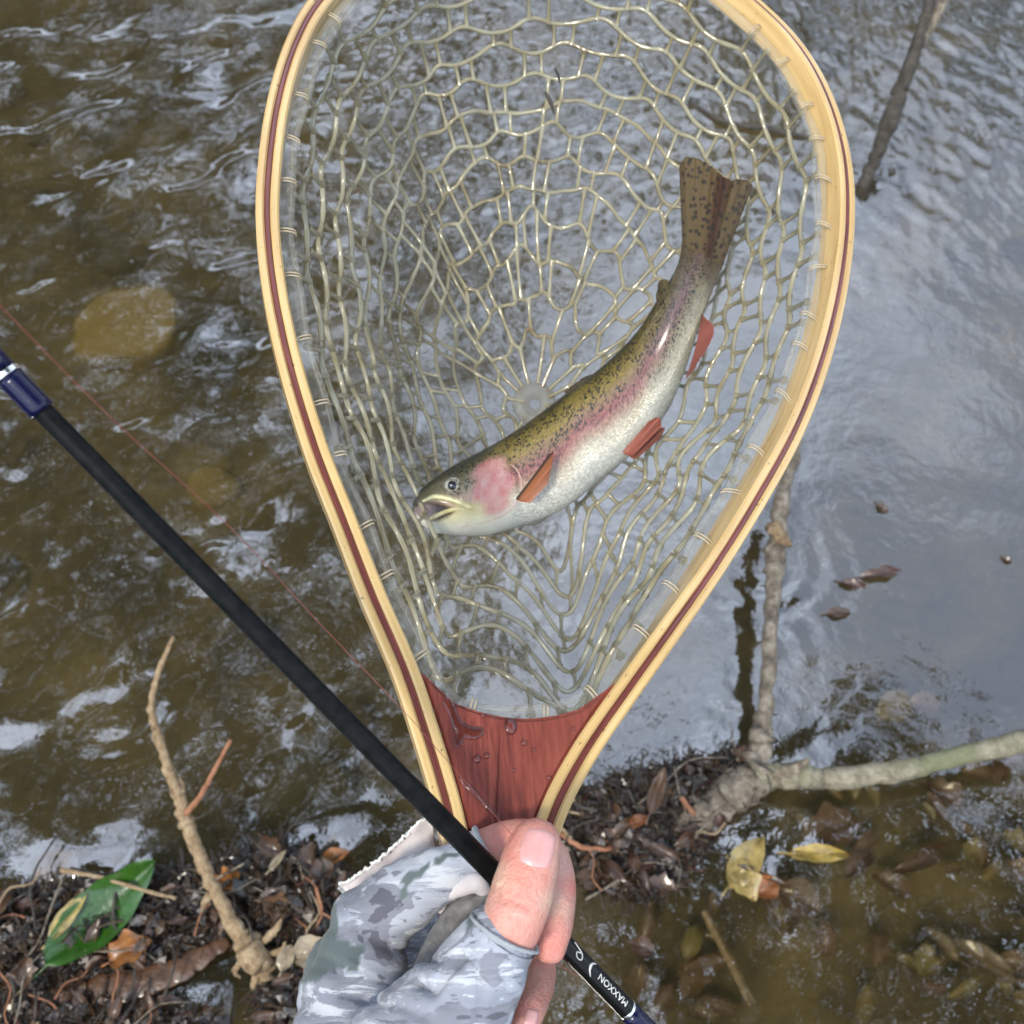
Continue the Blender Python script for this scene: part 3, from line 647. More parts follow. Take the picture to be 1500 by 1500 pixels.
# close the tube around
nf = MB(); F = []
idx = lambda i, j: i * NT + j % NT
for i in range(NS - 1):
    for j in range(NT): F.append((idx(i, j), idx(i, j + 1), idx(i + 1, j + 1), idx(i + 1, j)))
F.append(tuple(range(NT))[::-1]); F.append(tuple((NS - 1) * NT + j for j in range(NT)))
bpy.data.meshes.remove(fm); colb = colb * .82; nf.add(V.reshape(-1, 3), F); fm = nf.mesh('body')
set_col(fm, np.clip(colb.reshape(-1, 3), 0, 1))
arc = np.r_[0, np.cumsum(np.linalg.norm(np.diff(Cw, axis=0), axis=1))]
set_vec(fm, np.stack([np.repeat(arc[:, None], NT, 1), np.abs(((TH + math.pi) % (2 * math.pi)) - math.pi) * .019, np.sign(np.sin(TH)) * 3.0], -1).reshape(-1, 3), 'fuv')
spotw = smooth(.64, .34, H_ - .30 * tailw) * (1 - gill * .9) * smooth(.03, .10, S_) * (1 - mo)
scalew = smooth(.20, .24, S_)
set_col(fm, np.stack([spotw, scalew, smooth(.62, .2, H_)], -1).reshape(-1, 3), 'msk')
mm = Mat('trout_skin'); v = mm.coord(attr='fuv'); sep = mm.node('ShaderNodeSeparateColor'); mm.L.new(mm.attr('msk'), sep.inputs[0])
vo = mm.voronoi(v, 640); spots = mm.ramp(vo, [(.34, 1), (.50, 0)])
big = mm.noise(v, 120, 2, .5); spots = mm.mix(1.0, spots, mm.ramp(big, [(.34, 0), (.48, 1)]), 'MULTIPLY')
vs_ = mm.coord(attr='fuv', scale=(1, 1.25, 1)); sc = mm.voronoi(vs_, 880, rnd=.35); scc = mm.voronoi(vs_, 880, out='Color', rnd=.35)
gold = mm.node('ShaderNodeSeparateColor'); mm.L.new(scc, gold.inputs[0])
base = mm.attr('Col')
lt = mm.mix(1.0, mm.ramp(gold.outputs[0], [(.35, .86), (.9, 1.2)]), mm.ramp(sc, [(.1, 1.08), (.55, .85)]), 'MULTIPLY')
sb = mm.mix(sep.outputs[1], base, mm.mix(1.0, base, lt, 'MULTIPLY'))
f1 = mm.mix(1.0, spots, sep.outputs[0], 'MULTIPLY')
c = mm.mix(f1, sb, (.016, .013, .008))
mm.set(Base_Color=c, Roughness=.24, Metallic=mm.mix(1.0, mm.ramp(gold.outputs[1], [(.3, .05), (.9, .28)]), sep.outputs[1], 'MULTIPLY'), Specular_IOR_Level=.5, Coat_Weight=.6, Coat_Roughness=.10, Normal=mm.bump(sc, .6, .0008)); M['trout'] = mm.m
trout = thing('trout', 'rainbow trout with pink flank and speckled back lying in the net', 'fish', tuple(Cw[NS // 2]))
body = link('body', fm, M['trout'], trout)
# a fin: sheet between polylines root->tip, with rays
mm = Mat('trout_fin'); v = mm.coord(attr='fuv', scale=(1, 1, 1)); w = mm.node('ShaderNodeTexWave', Scale=14.0, Distortion=2.0); mm.L.new(v, w.inputs['Vector'])
vsp = mm.voronoi(mm.coord(), 340); cfin = mm.mix(mm.ramp(w.outputs['Fac'], [(.2, .22), (.7, 0)]), mm.attr('Col'), (.06, .018, .008))
spa = mm.attr('msk', 'Fac'); sp = mm.mix(1.0, mm.ramp(vsp, [(.30, .95), (.44, 0)]), spa, 'MULTIPLY')
mm.set(Base_Color=mm.mix(sp, cfin, (.018, .014, .009)), Roughness=.5, Specular_IOR_Level=.35, Coat_Weight=.12, Coat_Roughness=.3, Normal=mm.bump(w.outputs['Fac'], .45, .0006)); mm.see_through(.16, (.95, .7, .5)); M['fin'] = mm.m
def fin(name, rootpx, tippx, zr, zt, cols, spots=0.0, nu=26, nv=20, wave=.0012, thick=.0006, fold=None):
    a = resample(crom(rootpx, 60), nu); c = resample(crom(tippx, 60), nu); c = c + np.random.default_rng(len(name)).normal(0, .7, c.shape)
    t = np.linspace(0, 1, nv); U = np.linspace(0, 1, nu)
    px = a[:, None] * (1 - t)[None, :, None] + c[:, None] * t[None, :, None]
    z = FZ + (zr + (zt - zr) * t)[None, :] + wave * np.sin(U * 9)[:, None] * t[None, :]
    if fold is not None: z = z + fold(U)[:, None] * t[None, :]
    zz = np.broadcast_to(z, px.shape[:2])
    top = Pn(np.column_stack([px.reshape(-1, 2), (zz - thick * .5 * (1 - .6 * t)[None, :]).reshape(-1)])); bot = Pn(np.column_stack([px.reshape(-1, 2), (zz + thick * .5 * (1 - .6 * t)[None, :]).reshape(-1)]))
    f = []; n0 = nu * nv
    for i in range(nu - 1):
        for j in range(nv - 1):
            q = (i * nv + j, (i + 1) * nv + j, (i + 1) * nv + j + 1, i * nv + j + 1); f.append(q); f.append(tuple(n0 + x for x in q[::-1]))
    rim_ = [i * nv for i in range(nu)] + [(nu - 1) * nv + j for j in range(1, nv)] + [i * nv + nv - 1 for i in range(nu - 2, -1, -1)] + [j for j in range(nv - 2, 0, -1)]
    for x, y in zip(rim_, rim_[1:] + rim_[:1]): f.append((y, x, n0 + x, n0 + y))
    b = MB(); b.add(np.vstack([top, bot]), f); m = b.mesh(name)
    cols = np.array(cols, float)                                  # colours across U: list of (u, r,g,b)
    cu = .8 * np.stack([np.interp(U, cols[:, 0], cols[:, q]) for q in (1, 2, 3)], -1)
    cc = np.repeat(cu[:, None], nv, 1).reshape(-1, 3); set_col(m, np.vstack([cc, cc]))
    set_vec(m, np.tile(np.stack([np.repeat(U, nv) * 1.0, np.tile(t, nu) * .06, np.zeros(n0)], 1), (2, 1)), 'fuv')
    mk = np.full((2 * n0, 3), spots); set_col(m, mk, 'msk')
    return link(name, m, M['fin'], trout)
tailf = lambda U: -.003 * np.exp(-((U - .62) / .08) ** 2) + .004 * np.abs(U - .6) + .0006 * np.sin(U * 60)
fin('tail_fin', [(1000, 372), (1012, 378), (1028, 384), (1044, 389), (1056, 396)], [(996, 246), (1000, 233), (1010, 229), (1034, 238), (1056, 255), (1068, 263), (1084, 263), (1098, 266), (1103, 274)], .5415, .5235,
    [(0, .07, .05, .018), (.15, .14, .10, .036), (.5, .14, .095, .036), (.60, .06, .026, .012), (.68, .06, .026, .012), (.75, .14, .10, .038), (1, .07, .05, .018)], 1.0, 40, 30, .0008, .0009, tailf)
fin('pectoral_fin', [(755, 731), (764, 735), (777, 737)], [(805, 664), (811, 664), (803, 708)], .5305, .5300, [(0, .04, .03, .02), (.12, .05, .03, .02), (.2, .42, .15, .05), (.6, .60, .20, .09), (1, .66, .34, .22)], 0)
fin('pelvic_fin', [(912, 661), (916, 666), (926, 668)], [(952, 616), (966, 612), (969, 626)], .531, .527, [(0, .58, .22, .15), (.4, .48, .13, .08), (1, .42, .12, .08)], 0)
fin('pelvic_fin', [(921, 668), (928, 672), (938, 668)], [(958, 634), (974, 626), (966, 644)], .540, .5385, [(0, .36, .10, .06), (1, .40, .14, .09)], 0)
fin('anal_fin', [(1026, 470), (1019, 508), (1004, 556)], [(1029, 459), (1046, 488), (1014, 546)], .540, .532, [(0, .36, .12, .09), (.5, .42, .13, .10), (1, .38, .12, .09)], 0)
fin('adipose_fin', [(980, 430), (972, 442), (962, 456)], [(979, 410), (967, 411), (961, 434)], .541, .5385, [(0, .11, .09, .03), (1, .10, .08, .03)], .9)
fin('dorsal_fin', [(884, 545), (862, 563), (838, 580)], [(874, 546), (852, 555), (826, 574)], .560, .562, [(0, .06, .05, .025), (1, .09, .075, .03)], .7)
def fish_at(px, py):
    best = None
    for i in range(NS):
        d = FVs[i] - FDs[i]; L2 = d @ d; hf = ((np.array([px, py]) - FDs[i]) @ d) / L2
        q = FDs[i] + hf * d; e = np.hypot(*(q - [px, py]))
        if best is None or e < best[0]: best = (e, i, hf)
    return best[1], best[2]
def fish_side(px, py, off=0.0):
    i, hf = fish_at(px, py); t0 = math.acos(np.clip(1 - 2 * hf, -1, 1))
    cands = [fish_surf(np.array([float(i)]), np.array([t]), off)[0] for t in (t0, -t0)]
    return min(cands, key=lambda p: (p - EYE) @ FWD)
# eye
ec = fish_side(661, 711, -.0012); vw = EYE - ec; vw /= np.linalg.norm(vw)
ex_ = np.cross(vw, UPV); ex_ /= np.linalg.norm(ex_); ey_ = np.cross(ex_, vw)
def dome(c, nrm, a, bb, rx, ry, hgt, n=24, k=8, col=None):
    b = MB(); vs = []; 
    for i in range(k + 1):
        ph = i / k * math.pi / 2
        for j in range(n):
            t = j / n * 2 * math.pi; vs.append(c + math.cos(ph) * (rx * math.cos(t) * a + ry * math.sin(t) * bb) + math.sin(ph) * hgt * nrm)
    f = [(i * n + j, i * n + (j + 1) % n, (i + 1) * n + (j + 1) % n, (i + 1) * n + j) for i in range(k) for j in range(n)]
    b.add(np.array(vs), f); return b
mm = Mat('eye_iris'); g = mm.noise(mm.coord(), 900, 3, .6); mm.set(Base_Color=mm.ramp(g, [(.35, (.22, .19, .10)), (.65, (.60, .57, .46))]), Roughness=.12, Coat_Weight=1.0, Coat_Roughness=.02, Metallic=.3); M['iris'] = mm.m
mm = Mat('eye_pupil'); mm.set(Base_Color=(.004, .004, .006), Roughness=.06, Coat_Weight=1.0, Coat_Roughness=.02); M['pupil'] = mm.m
mm = Mat('eye_socket'); mm.set(Base_Color=(.07, .06, .03), Roughness=.3); M['socket'] = mm.m
eye = link('eye', dome(ec, vw, ex_, ey_, .0052, .0048, .0024).mesh('eye'), M['iris'], trout)
link('pupil', dome(ec + vw * .0012 - ex_ * -.0006, vw, ex_, ey_, .0029, .0029, .0017).mesh('pupil'), M['pupil'], eye)
b = MB(); t = np.linspace(0, 2 * math.pi, 33)[:-1]
b.tube(np.array([ec + .0055 * math.cos(q) * ex_ + .0051 * math.sin(q) * ey_ + vw * .0003 for q in t]), .0008, 6, closed=True); link('eyelid', b.mesh('eyelid'), M['socket'], eye)
# jaw bones along the lips
mm = Mat('jaw_skin'); g = mm.noise(mm.coord(), 260, 4, .6); mm.set(Base_Color=mm.ramp(g, [(.3, (.40, .36, .14)), (.55, (.66, .60, .30)), (.75, (.74, .70, .52))]), Roughness=.3, Coat_Weight=.6, Coat_Roughness=.08); M['jaw'] = mm.m
def lip(name, pxs, rad, off, mat):
    pts = crom([fish_side(x, y, off) for x, y in pxs], 30); n = 30
    link(name, (lambda b: (b.tube(pts, np.interp(np.linspace(0, 1, n), np.linspace(0, 1, len(rad)), rad), 8), b)[1])(MB()).mesh(name), mat, trout)
lip('upper_jaw', [(615, 735), (630, 729), (648, 730), (668, 737), (684, 744), (691, 748)], [.0008, .0014, .0017, .0019, .0019, .0008], -.0006, M['jaw'])
lip('lower_jaw', [(627, 764), (636, 759), (650, 752), (665, 747), (683, 749)], [.0012, .0014, .0013, .0012, .0006], -.0006, M['jaw'])
# rear rim of the gill cover
mm = Mat('gill_rim'); mm.set(Base_Color=(.46, .25, .22), Roughness=.3, Coat_Weight=.5); M['gillrim'] = mm.m
lip('gill_rim', [(724, 674), (745, 684), (757, 700), (759, 718), (753, 737), (737, 753), (716, 763), (694, 769), (672, 772)], [.0001, .0003, .0005, .0005, .0004, .0003, .0002, .0001, .0001], -.0001, M['gillrim'])

# ------------------------------------------------------------------ fishing rod
RA, RBp = P(-60, 476.6, .2665), P(700, 1255, .3130)
def rod_at(px):                                                  # point of the rod seen at column px
    x0, x1 = 0, 3
    iz = 1 / .2665 + (1 / .3130 - 1 / .2665) * (px + 60) / 760; py = 476.6 + (1255 - 476.6) * (px + 60) / 760
    return P(px, py, 1 / iz)
def rod_seg(x0, x1, r0, r1, n=2): return np.array([rod_at(x) for x in np.linspace(x0, x1, n)]), np.linspace(r0, r1, n)
rod = thing('fishing_rod', 'slim black fishing rod with navy thread wraps pinched under the thumb', 'fishing rod', tuple(rod_at(720)))
def rodpart(name, segs, mat, sides=28):
    b = MB()
    for x0, x1, r0, r1 in segs: p, r = rod_seg(x0, x1, r0, r1, 8); b.tube(p, r, sides)
    return link(name, b.mesh(name), mat, rod)
rodpart('blank', [(-700, 775, .0022, .0034)], M['rod'])
rodpart('butt_section', [(775, 1060, .00335, .0033)], M['rodgloss'])
rodpart('thread_wrap', [(14, 63, .00365, .0037)], M['navy']); rodpart('thread_wrap', [(-120, 5, .0034, .0036)], M['navy'])
rodpart('trim_ring', [(7, 13, .0038, .0038)], M['silver'])
rodpart('trim_ring', [(916.5, 919.5, .00345, .00345)], M['silver'])
rodpart('thread_wrap', [(919.5, 975, .0035, .0036)], M['navy'])
# lettering wrapped on the butt section; it reads from the lower right up to the left
def lettering(name, text, px0, size, ang, flip=True):
    cu = bpy.data.curves.new(name, 'FONT'); cu.body = text; cu.size = 1.0; cu.resolution_u = 3
    o = bpy.data.objects.new('tmp', cu); COL.objects.link(o); bpy.context.view_layer.update()
    m = bpy.data.meshes.new_from_object(o.evaluated_get(bpy.context.evaluated_depsgraph_get())); bpy.data.objects.remove(o)
    m.name = name
    bm = bmesh.new(); bm.from_mesh(m); bmesh.ops.subdivide_edges(bm, edges=[e for e in bm.edges if e.calc_length() > .12], cuts=2); bm.to_mesh(m); bm.free()
    a = (rod_at(700) - rod_at(900)); a /= np.linalg.norm(a)        # advance: up to the left
    side = np.cross(a, vdir := (EYE - rod_at(850))); side /= np.linalg.norm(side)
    fr = np.cross(side, a); fr /= np.linalg.norm(fr)
    if fr @ vdir < 0: fr = -fr
    up = side if side @ RGT < 0 else -side                         # tops of the letters to the lower left
    o0 = rod_at(px0); rr = .00345
    for vtx in m.vertices:
        x, y = vtx.co.x * size * 1.12, vtx.co.y * size
        th_ = ang + y / rr
        vtx.co = o0 + a * x + rr * (math.cos(th_) * fr + math.sin(th_) * up)
    return link(name, m, M['print'], rod, sm=False)
lettering('lettering', 'MAXXON', 909, .0029, -.62)
def emblem(px0, outline, size, ang):
    a = (rod_at(700) - rod_at(900)); a /= np.linalg.norm(a); vdir = EYE - rod_at(850)
    side = np.cross(a, vdir); side /= np.linalg.norm(side); fr = np.cross(side, a); fr = fr if fr @ vdir > 0 else -fr; fr /= np.linalg.norm(fr); up = side if side @ RGT < 0 else -side
    o0 = rod_at(px0); pts = []
    for x, y in outline:
        t_ = ang + y * size / .0034; pts.append(o0 + a * x * size + .00342 * (math.cos(t_) * fr + math.sin(t_) * up))
    return crom(pts, 24)
b = MB(); b.tube(emblem(861, [(0, -.6), (.5, -.2), (.45, .3), (-.1, .7)], .0036, -.45), np.r_[np.linspace(.00012, .00055, 12), np.linspace(.00055, .0001, 12)], 5, flat=.3); link('printed_emblem', b.mesh('printed_emblem'), M['print'], rod)
b = MB(); b.tube(emblem(838, [(.9, -.9), (-.3, -.5), (-.6, 0), (-.1, .15), (.3, -.2), (-.2, -.45)], .0032, -.2), .00016, 5, flat=.4); link('printed_flourish', b.mesh('printed_flourish'), M['print'], rod)
# line
b = MB(); b.tube(crom([P(-60, 385, .20), P(150, 600, .228), P(340, 775, .260), P(470, 915, .293), P(590, 1040, .310), P(660, 1120, .318), P(742, 1214, .3165), P(765, 1240, .316)], 60), .00010, 6)
tag(link('fishing_line', b.mesh('fishing_line'), M['line']), 'thin red fishing line running from the thumb past the net hoop', 'fishing line')
b = MB(); b.tube(crom([P(812, 1408, .330), P(833, 1422, .3262), P(850, 1429, .3258), P(866, 1430, .3262), P(884, 1438, .331), P(900, 1446, .335), P(908, 1462, .337)], 30), .00016, 5)
tag(link('leader_line', b.mesh('leader_line'), M['line']), 'hair thin leader looped across the lettered end of the rod', 'fishing line')

# ------------------------------------------------------------------ the angler's hand and glove
def blob(chains, voxel, smooth_n=6):
    """chains of (px,py,z,radius in px) -> one continuous skin grown over them"""
    b = MB()
    for ch in chains:
        a = np.array(ch, float); n = 8 * len(a); q = crom(a, n)
        pts = Pn(q[:, :3]); rr = q[:, 3] * q[:, 2] / 1500
        b.tube(pts, rr, 20)
        for e, k in ((pts[0], 0), (pts[-1], -1)):
            r0 = rr[k]; d = (pts[k] - pts[1 if k == 0 else -2]); d /= np.linalg.norm(d)
            if len(ch[0]) == 4:
                cap = np.array([e + d * r0 * t for t in (-.6, -.2, .2, .5, .75, .92)]); b.tube(cap, r0 * np.sqrt(np.clip(1 - np.array([-.6, -.2, .2, .5, .75, .92]) ** 2, .02, 1)), 20)
    return remesh(b.mesh('tmp'), voxel, smooth_n)
def remesh(m, voxel, smooth_n):
    o = bpy.data.objects.new('tmp', m); COL.objects.link(o)
    md = o.modifiers.new('r', 'REMESH'); md.mode = 'VOXEL'; md.voxel_size = voxel
    if smooth_n: sm_ = o.modifiers.new('s', 'SMOOTH'); sm_.iterations = smooth_n; sm_.factor = .5
    bpy.context.view_layer.update()
    r = bpy.data.meshes.new_from_object(o.evaluated_get(bpy.context.evaluated_depsgraph_get())); bpy.data.objects.remove(o)
    return r
def coords(m):
    a = np.empty(len(m.vertices) * 3, np.float32); m.vertices.foreach_get('co', a); return a.reshape(-1, 3).astype(float)
def normals(m):
    a = np.empty(len(m.vertices) * 3, np.float32); m.vertices.foreach_get('normal', a); return a.reshape(-1, 3).astype(float)
def put(m, co): m.vertices.foreach_set('co', co.astype(np.float32).ravel()); m.update()
def seg_dist(p, line):
    line = np.asarray(line, float); best = np.full(len(p), 1e9)
    for a, c in zip(line[:-1], line[1:]):
        d = c - a; t = np.clip(((p - a) @ d) / (d @ d), 0, 1); best = np.minimum(best, np.linalg.norm(p - (a + t[:, None] * d), axis=1))
    return best

person = thing('person', 'left hand in a grey camouflage glove gripping net handle and rod', 'person', tuple(P(560, 1480, .33)))
hand = blob([
    [(500, 1900, .30, 85), (505, 1700, .30, 82), (560, 1590, .305, 80), (620, 1510, .305, 66), (690, 1440, .297, 48), (722, 1400, .294, 46), (749, 1352, .294, 47), (767, 1300, .296, 47), (780, 1252, .299, 43), (786, 1236, .300, 38)],
    [(505, 1700, .31, 70), (512, 1540, .322, 64), (520, 1440, .330, 56), (545, 1352, .335, 44), (610, 1302, .334, 38), (660, 1276, .333, 34), (704, 1250, .333, 33), (745, 1236, .334, 34), (782, 1240, .331, 36), (806, 1275, .325, 35), (809, 1322, .317, 35), (807, 1366, .310, 31), (806, 1386, .308, 26)],
    [(510, 1600, .34, 60), (512, 1470, .356, 52), (540, 1400, .372, 40), (630, 1370, .384, 34), (720, 1372, .380, 32), (772, 1392, .364, 31), (784, 1430, .342, 31), (772, 1476, .326, 29), (766, 1500, .320, 24)],
    [(510, 1680, .345, 60), (515, 1560, .366, 48), (560, 1480, .384, 36), (650, 1450, .392, 33), (730, 1470, .382, 31), (755, 1520, .366, 29), (745, 1575, .356, 26)],
], .0011, 10)
hc0 = coords(hand); hp = world_to_px(hc0)
nrm = normals(hand)
cre = np.zeros(len(hc0)); front = hp[:, 2] < .31
for line, dep in (([(727, 1312), (750, 1321), (776, 1334)], .0010), ([(733, 1322), (752, 1331)], .0007), ([(722, 1300), (745, 1306), (768, 1316)], .0007), ([(745, 1282), (772, 1290)], .0005), ([(738, 1340), (768, 1352)], .0005)):
    cre += dep * np.exp(-(seg_dist(hp[:, :2], line) / 2.6) ** 2) * front
hc0 = hc0 - nrm * cre[:, None]
nz = np.array([mnoise.noise(Vector(p * 170)) for p in hc0]); hc0 = hc0 + nrm * (nz * .00022)[:, None]
put(hand, hc0)
base_skin = np.array([.63, .365, .285]); pink = np.array([.62, .20, .165]); pale = np.array([.70, .52, .36])
def around(x, y, s): return np.exp(-(((hp[:, 0] - x) ** 2 + (hp[:, 1] - y) ** 2) / s ** 2))[:, None]
sc_ = np.tile(base_skin, (len(hc0), 1))
for (x, y, s_, cc, w) in ((735, 1232, 26, pink, .7), (785, 1205, 30, pink, .55), (735, 1290, 24, pale, .8), (775, 1318, 30, pink, .30), (838, 1300, 18, pink, .75), (806, 1385, 34, pink, .8), (812, 1325, 16, pale, .7), (765, 1480, 30, pink, .5), (730, 1325, 20, pink, .3)):  # the yellowish patch on the thumb's left paints in its lit side
    a = around(x, y, s_) * w; sc_ = sc_ * (1 - a) + cc * a
cr_ = (cre / .0006)[:, None]; sc_ = sc_ * (1 - .35 * cr_) + np.array([.45, .13, .10]) * .35 * cr_
set_col(hand, sc_)
hand_o = link('hand', hand, M['skin'], person)
from mathutils.bvhtree import BVHTree
def bvh(m): return BVHTree.FromPolygons([v.co for v in m.vertices], [tuple(p.vertices) for p in m.polygons])
hb = bvh(hand)
def on_front(tree, px, py, lift):
    d = P(px, py, 1.0) - EYE; d /= np.linalg.norm(d); hit = tree.ray_cast(Vector(EYE), Vector(d))
    return None if hit[0] is None else np.array(hit[0]) + np.array(hit[1]) * lift
def nail(cx, cy, w, l, ang, n=18):
    vs, f = [], []; ca, sa = math.cos(R(ang)), math.sin(R(ang)); ok = True
    for i in range(n):
        for j in range(n):
            u, v_ = -1 + 2 * i / (n - 1), -1 + 2 * j / (n - 1)
            k = max(abs(u), abs(v_)); rr = math.hypot(u, v_) + 1e-9; sq = k / rr; mixf = .55
            u2, v2 = u * (sq * mixf + 1 - mixf), v_ * (sq * mixf + 1 - mixf)
            x, y = u2 * w / 2, v2 * l / 2
            p = on_front(hb, cx + x * ca - y * sa, cy + x * sa + y * ca, (.00055 * (1 - k ** 4) - .0003 * k ** 8))
            vs.append(p if p is not None else np.array([0., 0, 0]))
            ok = ok and p is not None
    for i in range(n - 1):
        for j in range(n - 1): f.append((i * n + j, (i + 1) * n + j, (i + 1) * n + j + 1, i * n + j + 1))
    if not ok: return
    b = MB(); b.add(np.array(vs), f); link('nail', b.mesh('nail'), M['nail'], hand_o)
nail(788, 1242, 56, 62, 12)
nail(778, 1490, 24, 28, 10)
nail(828, 1392, 12, 34, 8)

glove = blob([
    [(480, 2150, .33, 130), (500, 1900, .302, 112), (508, 1700, .304, 104), (508, 1560, .314, 88), (520, 1455, .324, 76), (543, 1362, .334, 60)],
    [(540, 1356, .333, 60), (600, 1306, .332, 52), (655, 1278, .330, 43), (700, 1254, .3325, 36)],
    [(520, 1700, .30, 112), (575, 1590, .300, 106), (652, 1498, .298, 94), (700, 1430, .295, 70), (728, 1384, .294, 57)],
    [(508, 1560, .345, 80), (505, 1430, .352, 62), (545, 1385, .366, 48), (610, 1360, .376, 43)],
    [(515, 1640, .355, 70), (515, 1540, .366, 56), (560, 1475, .380, 44), (620, 1455, .386, 40)],
], .0013, 9)
gc = coords(glove); gn = normals(glove); gp = world_to_px(gc)
# folds: long creases running from the knuckles to the web of the thumb
fx = R(24)
ww = np.zeros(len(gc))
for i, p in enumerate(gp):
    a = (p[0] * math.cos(fx) + p[1] * math.sin(fx)); c_ = (-p[0] * math.sin(fx) + p[1] * math.cos(fx))
    z_ = p[2] * 900
    n1 = mnoise.noise(Vector((a / 95, c_ / 15, z_ / 40))); n2 = mnoise.noise(Vector((a / 46 + 7, c_ / 7, z_ / 30)))
    n3 = mnoise.noise(Vector((a / 70 + 3, c_ / 34, z_ / 60)))
    ww[i] = .0006 * (1 - abs(n1) * 2.2) * .8 + .0015 * n3 - .0003
thumbpart = smooth(680, 740, gp[:, 0])
gc = gc + gn * (ww * (1 - .55 * thumbpart))[:, None]
for line, dep, wd in (([(610, 1440), (632, 1452), (646, 1432), (690, 1390)], .003, 7), ([(520, 1360), (560, 1385), (640, 1405)], .0016, 6), ([(505, 1455), (590, 1475), (640, 1500)], .0016, 7), ([(690, 1400), (705, 1440), (700, 1500)], .0012, 5), ([(735, 1390), (742, 1450)], .0008, 5)):
    gc = gc - gn * (dep * np.exp(-(seg_dist(gp[:, :2], line) / wd) ** 2))[:, None]
put(glove, gc)
pa = np.zeros(len(gc))
def inpoly(p, poly):
    poly = np.asarray(poly, float); ins = np.zeros(len(p), bool); j = len(poly) - 1
    for i in range(len(poly)):
        c_ = ((poly[i, 1] > p[:, 1]) != (poly[j, 1] > p[:, 1])) & (p[:, 0] < (poly[j, 0] - poly[i, 0]) * (p[:, 1] - poly[i, 1]) / (poly[j, 1] - poly[i, 1] + 1e-12) + poly[i, 0])
        ins ^= c_; j = i
    return ins
for po in ([(400, 1300), (494, 1312), (494, 1400), (470, 1440), (400, 1440)], [(492, 1378), (534, 1384), (524, 1424), (484, 1414)], [(588, 1290), (604, 1272), (612, 1282), (596, 1302)], [(606, 1283), (626, 1262), (632, 1270), (612, 1292)], [(632, 1262), (652, 1250), (656, 1257), (638, 1270)], [(586, 1306), (600, 1300), (594, 1318), (584, 1318)], [(656, 1251), (676, 1243), (678, 1249), (659, 1258)], [(688, 1342), (702, 1338), (694, 1362), (684, 1366)]):
    pa = np.maximum(pa, inpoly(gp[:, :2], po) & (gn @ FWD < .3))
at = glove.attributes.new('patch', 'FLOAT', 'POINT'); at.data.foreach_set('value', pa.astype(np.float32))
glove_o = link('glove', glove, M['camo'], person)
gb = bvh(glove)
def hem(c, nrm_px, rad_px, zz, tr, name='hem', squash=1.0):
    ctr = P(*c, zz); nx_, ny_ = nrm_px; nv_ = nx_ * RGT - ny_ * UPV + .12 * FWD; nv_ /= np.linalg.norm(nv_)
    a = np.cross(nv_, FWD); a /= np.linalg.norm(a); bb = np.cross(nv_, a); t = np.linspace(0, 2 * math.pi, 49)[:-1]
    rr = rad_px * zz / 1500
    pts = np.array([ctr + rr * (math.cos(q) * a + squash * math.sin(q) * bb) * (1 + .02 * math.sin(5 * q)) for q in t])
    b = MB(); b.tube(pts, tr * (1 + .15 * np.sin(np.arange(48) * 2.1)), 8, closed=True); link(name, b.mesh(name), M['hem'], glove_o)
hem((739, 1365), (.46, -.89), 54, .294, .00058)
hem((712, 1246), (.88, -.47), 36, .3327, .0009)
# sleeve cloth carried up to the hems
b = MB(); 
def sleeve(c0, c1, r0, r1, z0, z1):
    b = MB(); p = np.array([P(*(np.array(c0) * (1 - t) + np.array(c1) * t), z0 + (z1 - z0) * t) for t in np.linspace(0, 1, 10)])
    b.tube(p, np.linspace(r0 * z0 / 1500, r1 * z1 / 1500, 10), 40, cap=False); m = b.mesh('sleeve_end'); m.attributes.new('patch', 'FLOAT', 'POINT'); return link('sleeve_end', m, M['camo'], glove_o)
sleeve((716, 1402), (738, 1368), 57.5, 53.5, .294, .294)
sleeve((690, 1259), (711, 1247), 37, 35.5, .3325, .3327)
# pale lining of the flared finger sleeve behind, and of the torn opening by the thumb
def sheet(name, A, B_, za, zb, mat, parent, bulge=0.0, thick=.0009, ragged=0.0, nu=34, nv=12):
    a = resample(crom(A, 80), nu); c = resample(crom(B_, 80), nu); t = np.linspace(0, 1, nv)
    rg = np.random.default_rng(3); jag = rg.normal(0, ragged, nu)
    px = a[:, None] * (1 - t)[None, :, None] + c[:, None] * t[None, :, None]; px[..., 1] += (jag[:, None] * (1 - t)[None, :] ** 3)
    z = za + (zb - za) * t[None, :] + bulge * np.sin(math.pi * t)[None, :] + .0012 * np.sin(np.linspace(0, 14, nu))[:, None]
    z = np.broadcast_to(z, px.shape[:2]); q = np.column_stack([px.reshape(-1, 2), z.reshape(-1)]); q2 = q.copy(); q2[:, 2] += thick
    n0 = nu * nv; f = []
    for i in range(nu - 1):
        for j in range(nv - 1):
            s_ = (i * nv + j, i * nv + j + 1, (i + 1) * nv + j + 1, (i + 1) * nv + j); f.append(s_); f.append(tuple(n0 + x for x in s_[::-1]))
    rim_ = [i * nv for i in range(nu)] + [(nu - 1) * nv + j for j in range(1, nv)] + [i * nv + nv - 1 for i in range(nu - 2, -1, -1)] + [j for j in range(nv - 2, 0, -1)]
    for x, y in zip(rim_, rim_[1:] + rim_[:1]): f.append((x, y, n0 + y, n0 + x))
    b = MB(); b.add(Pn(np.vstack([q, q2])), f); m = b.mesh(name)
    at = m.attributes.new('patch', 'FLOAT', 'POINT'); return link(name, m, mat, parent)
flapA = [(498, 1296), (528, 1279), (552, 1262), (576, 1240), (600, 1218), (625, 1197), (634, 1206)]
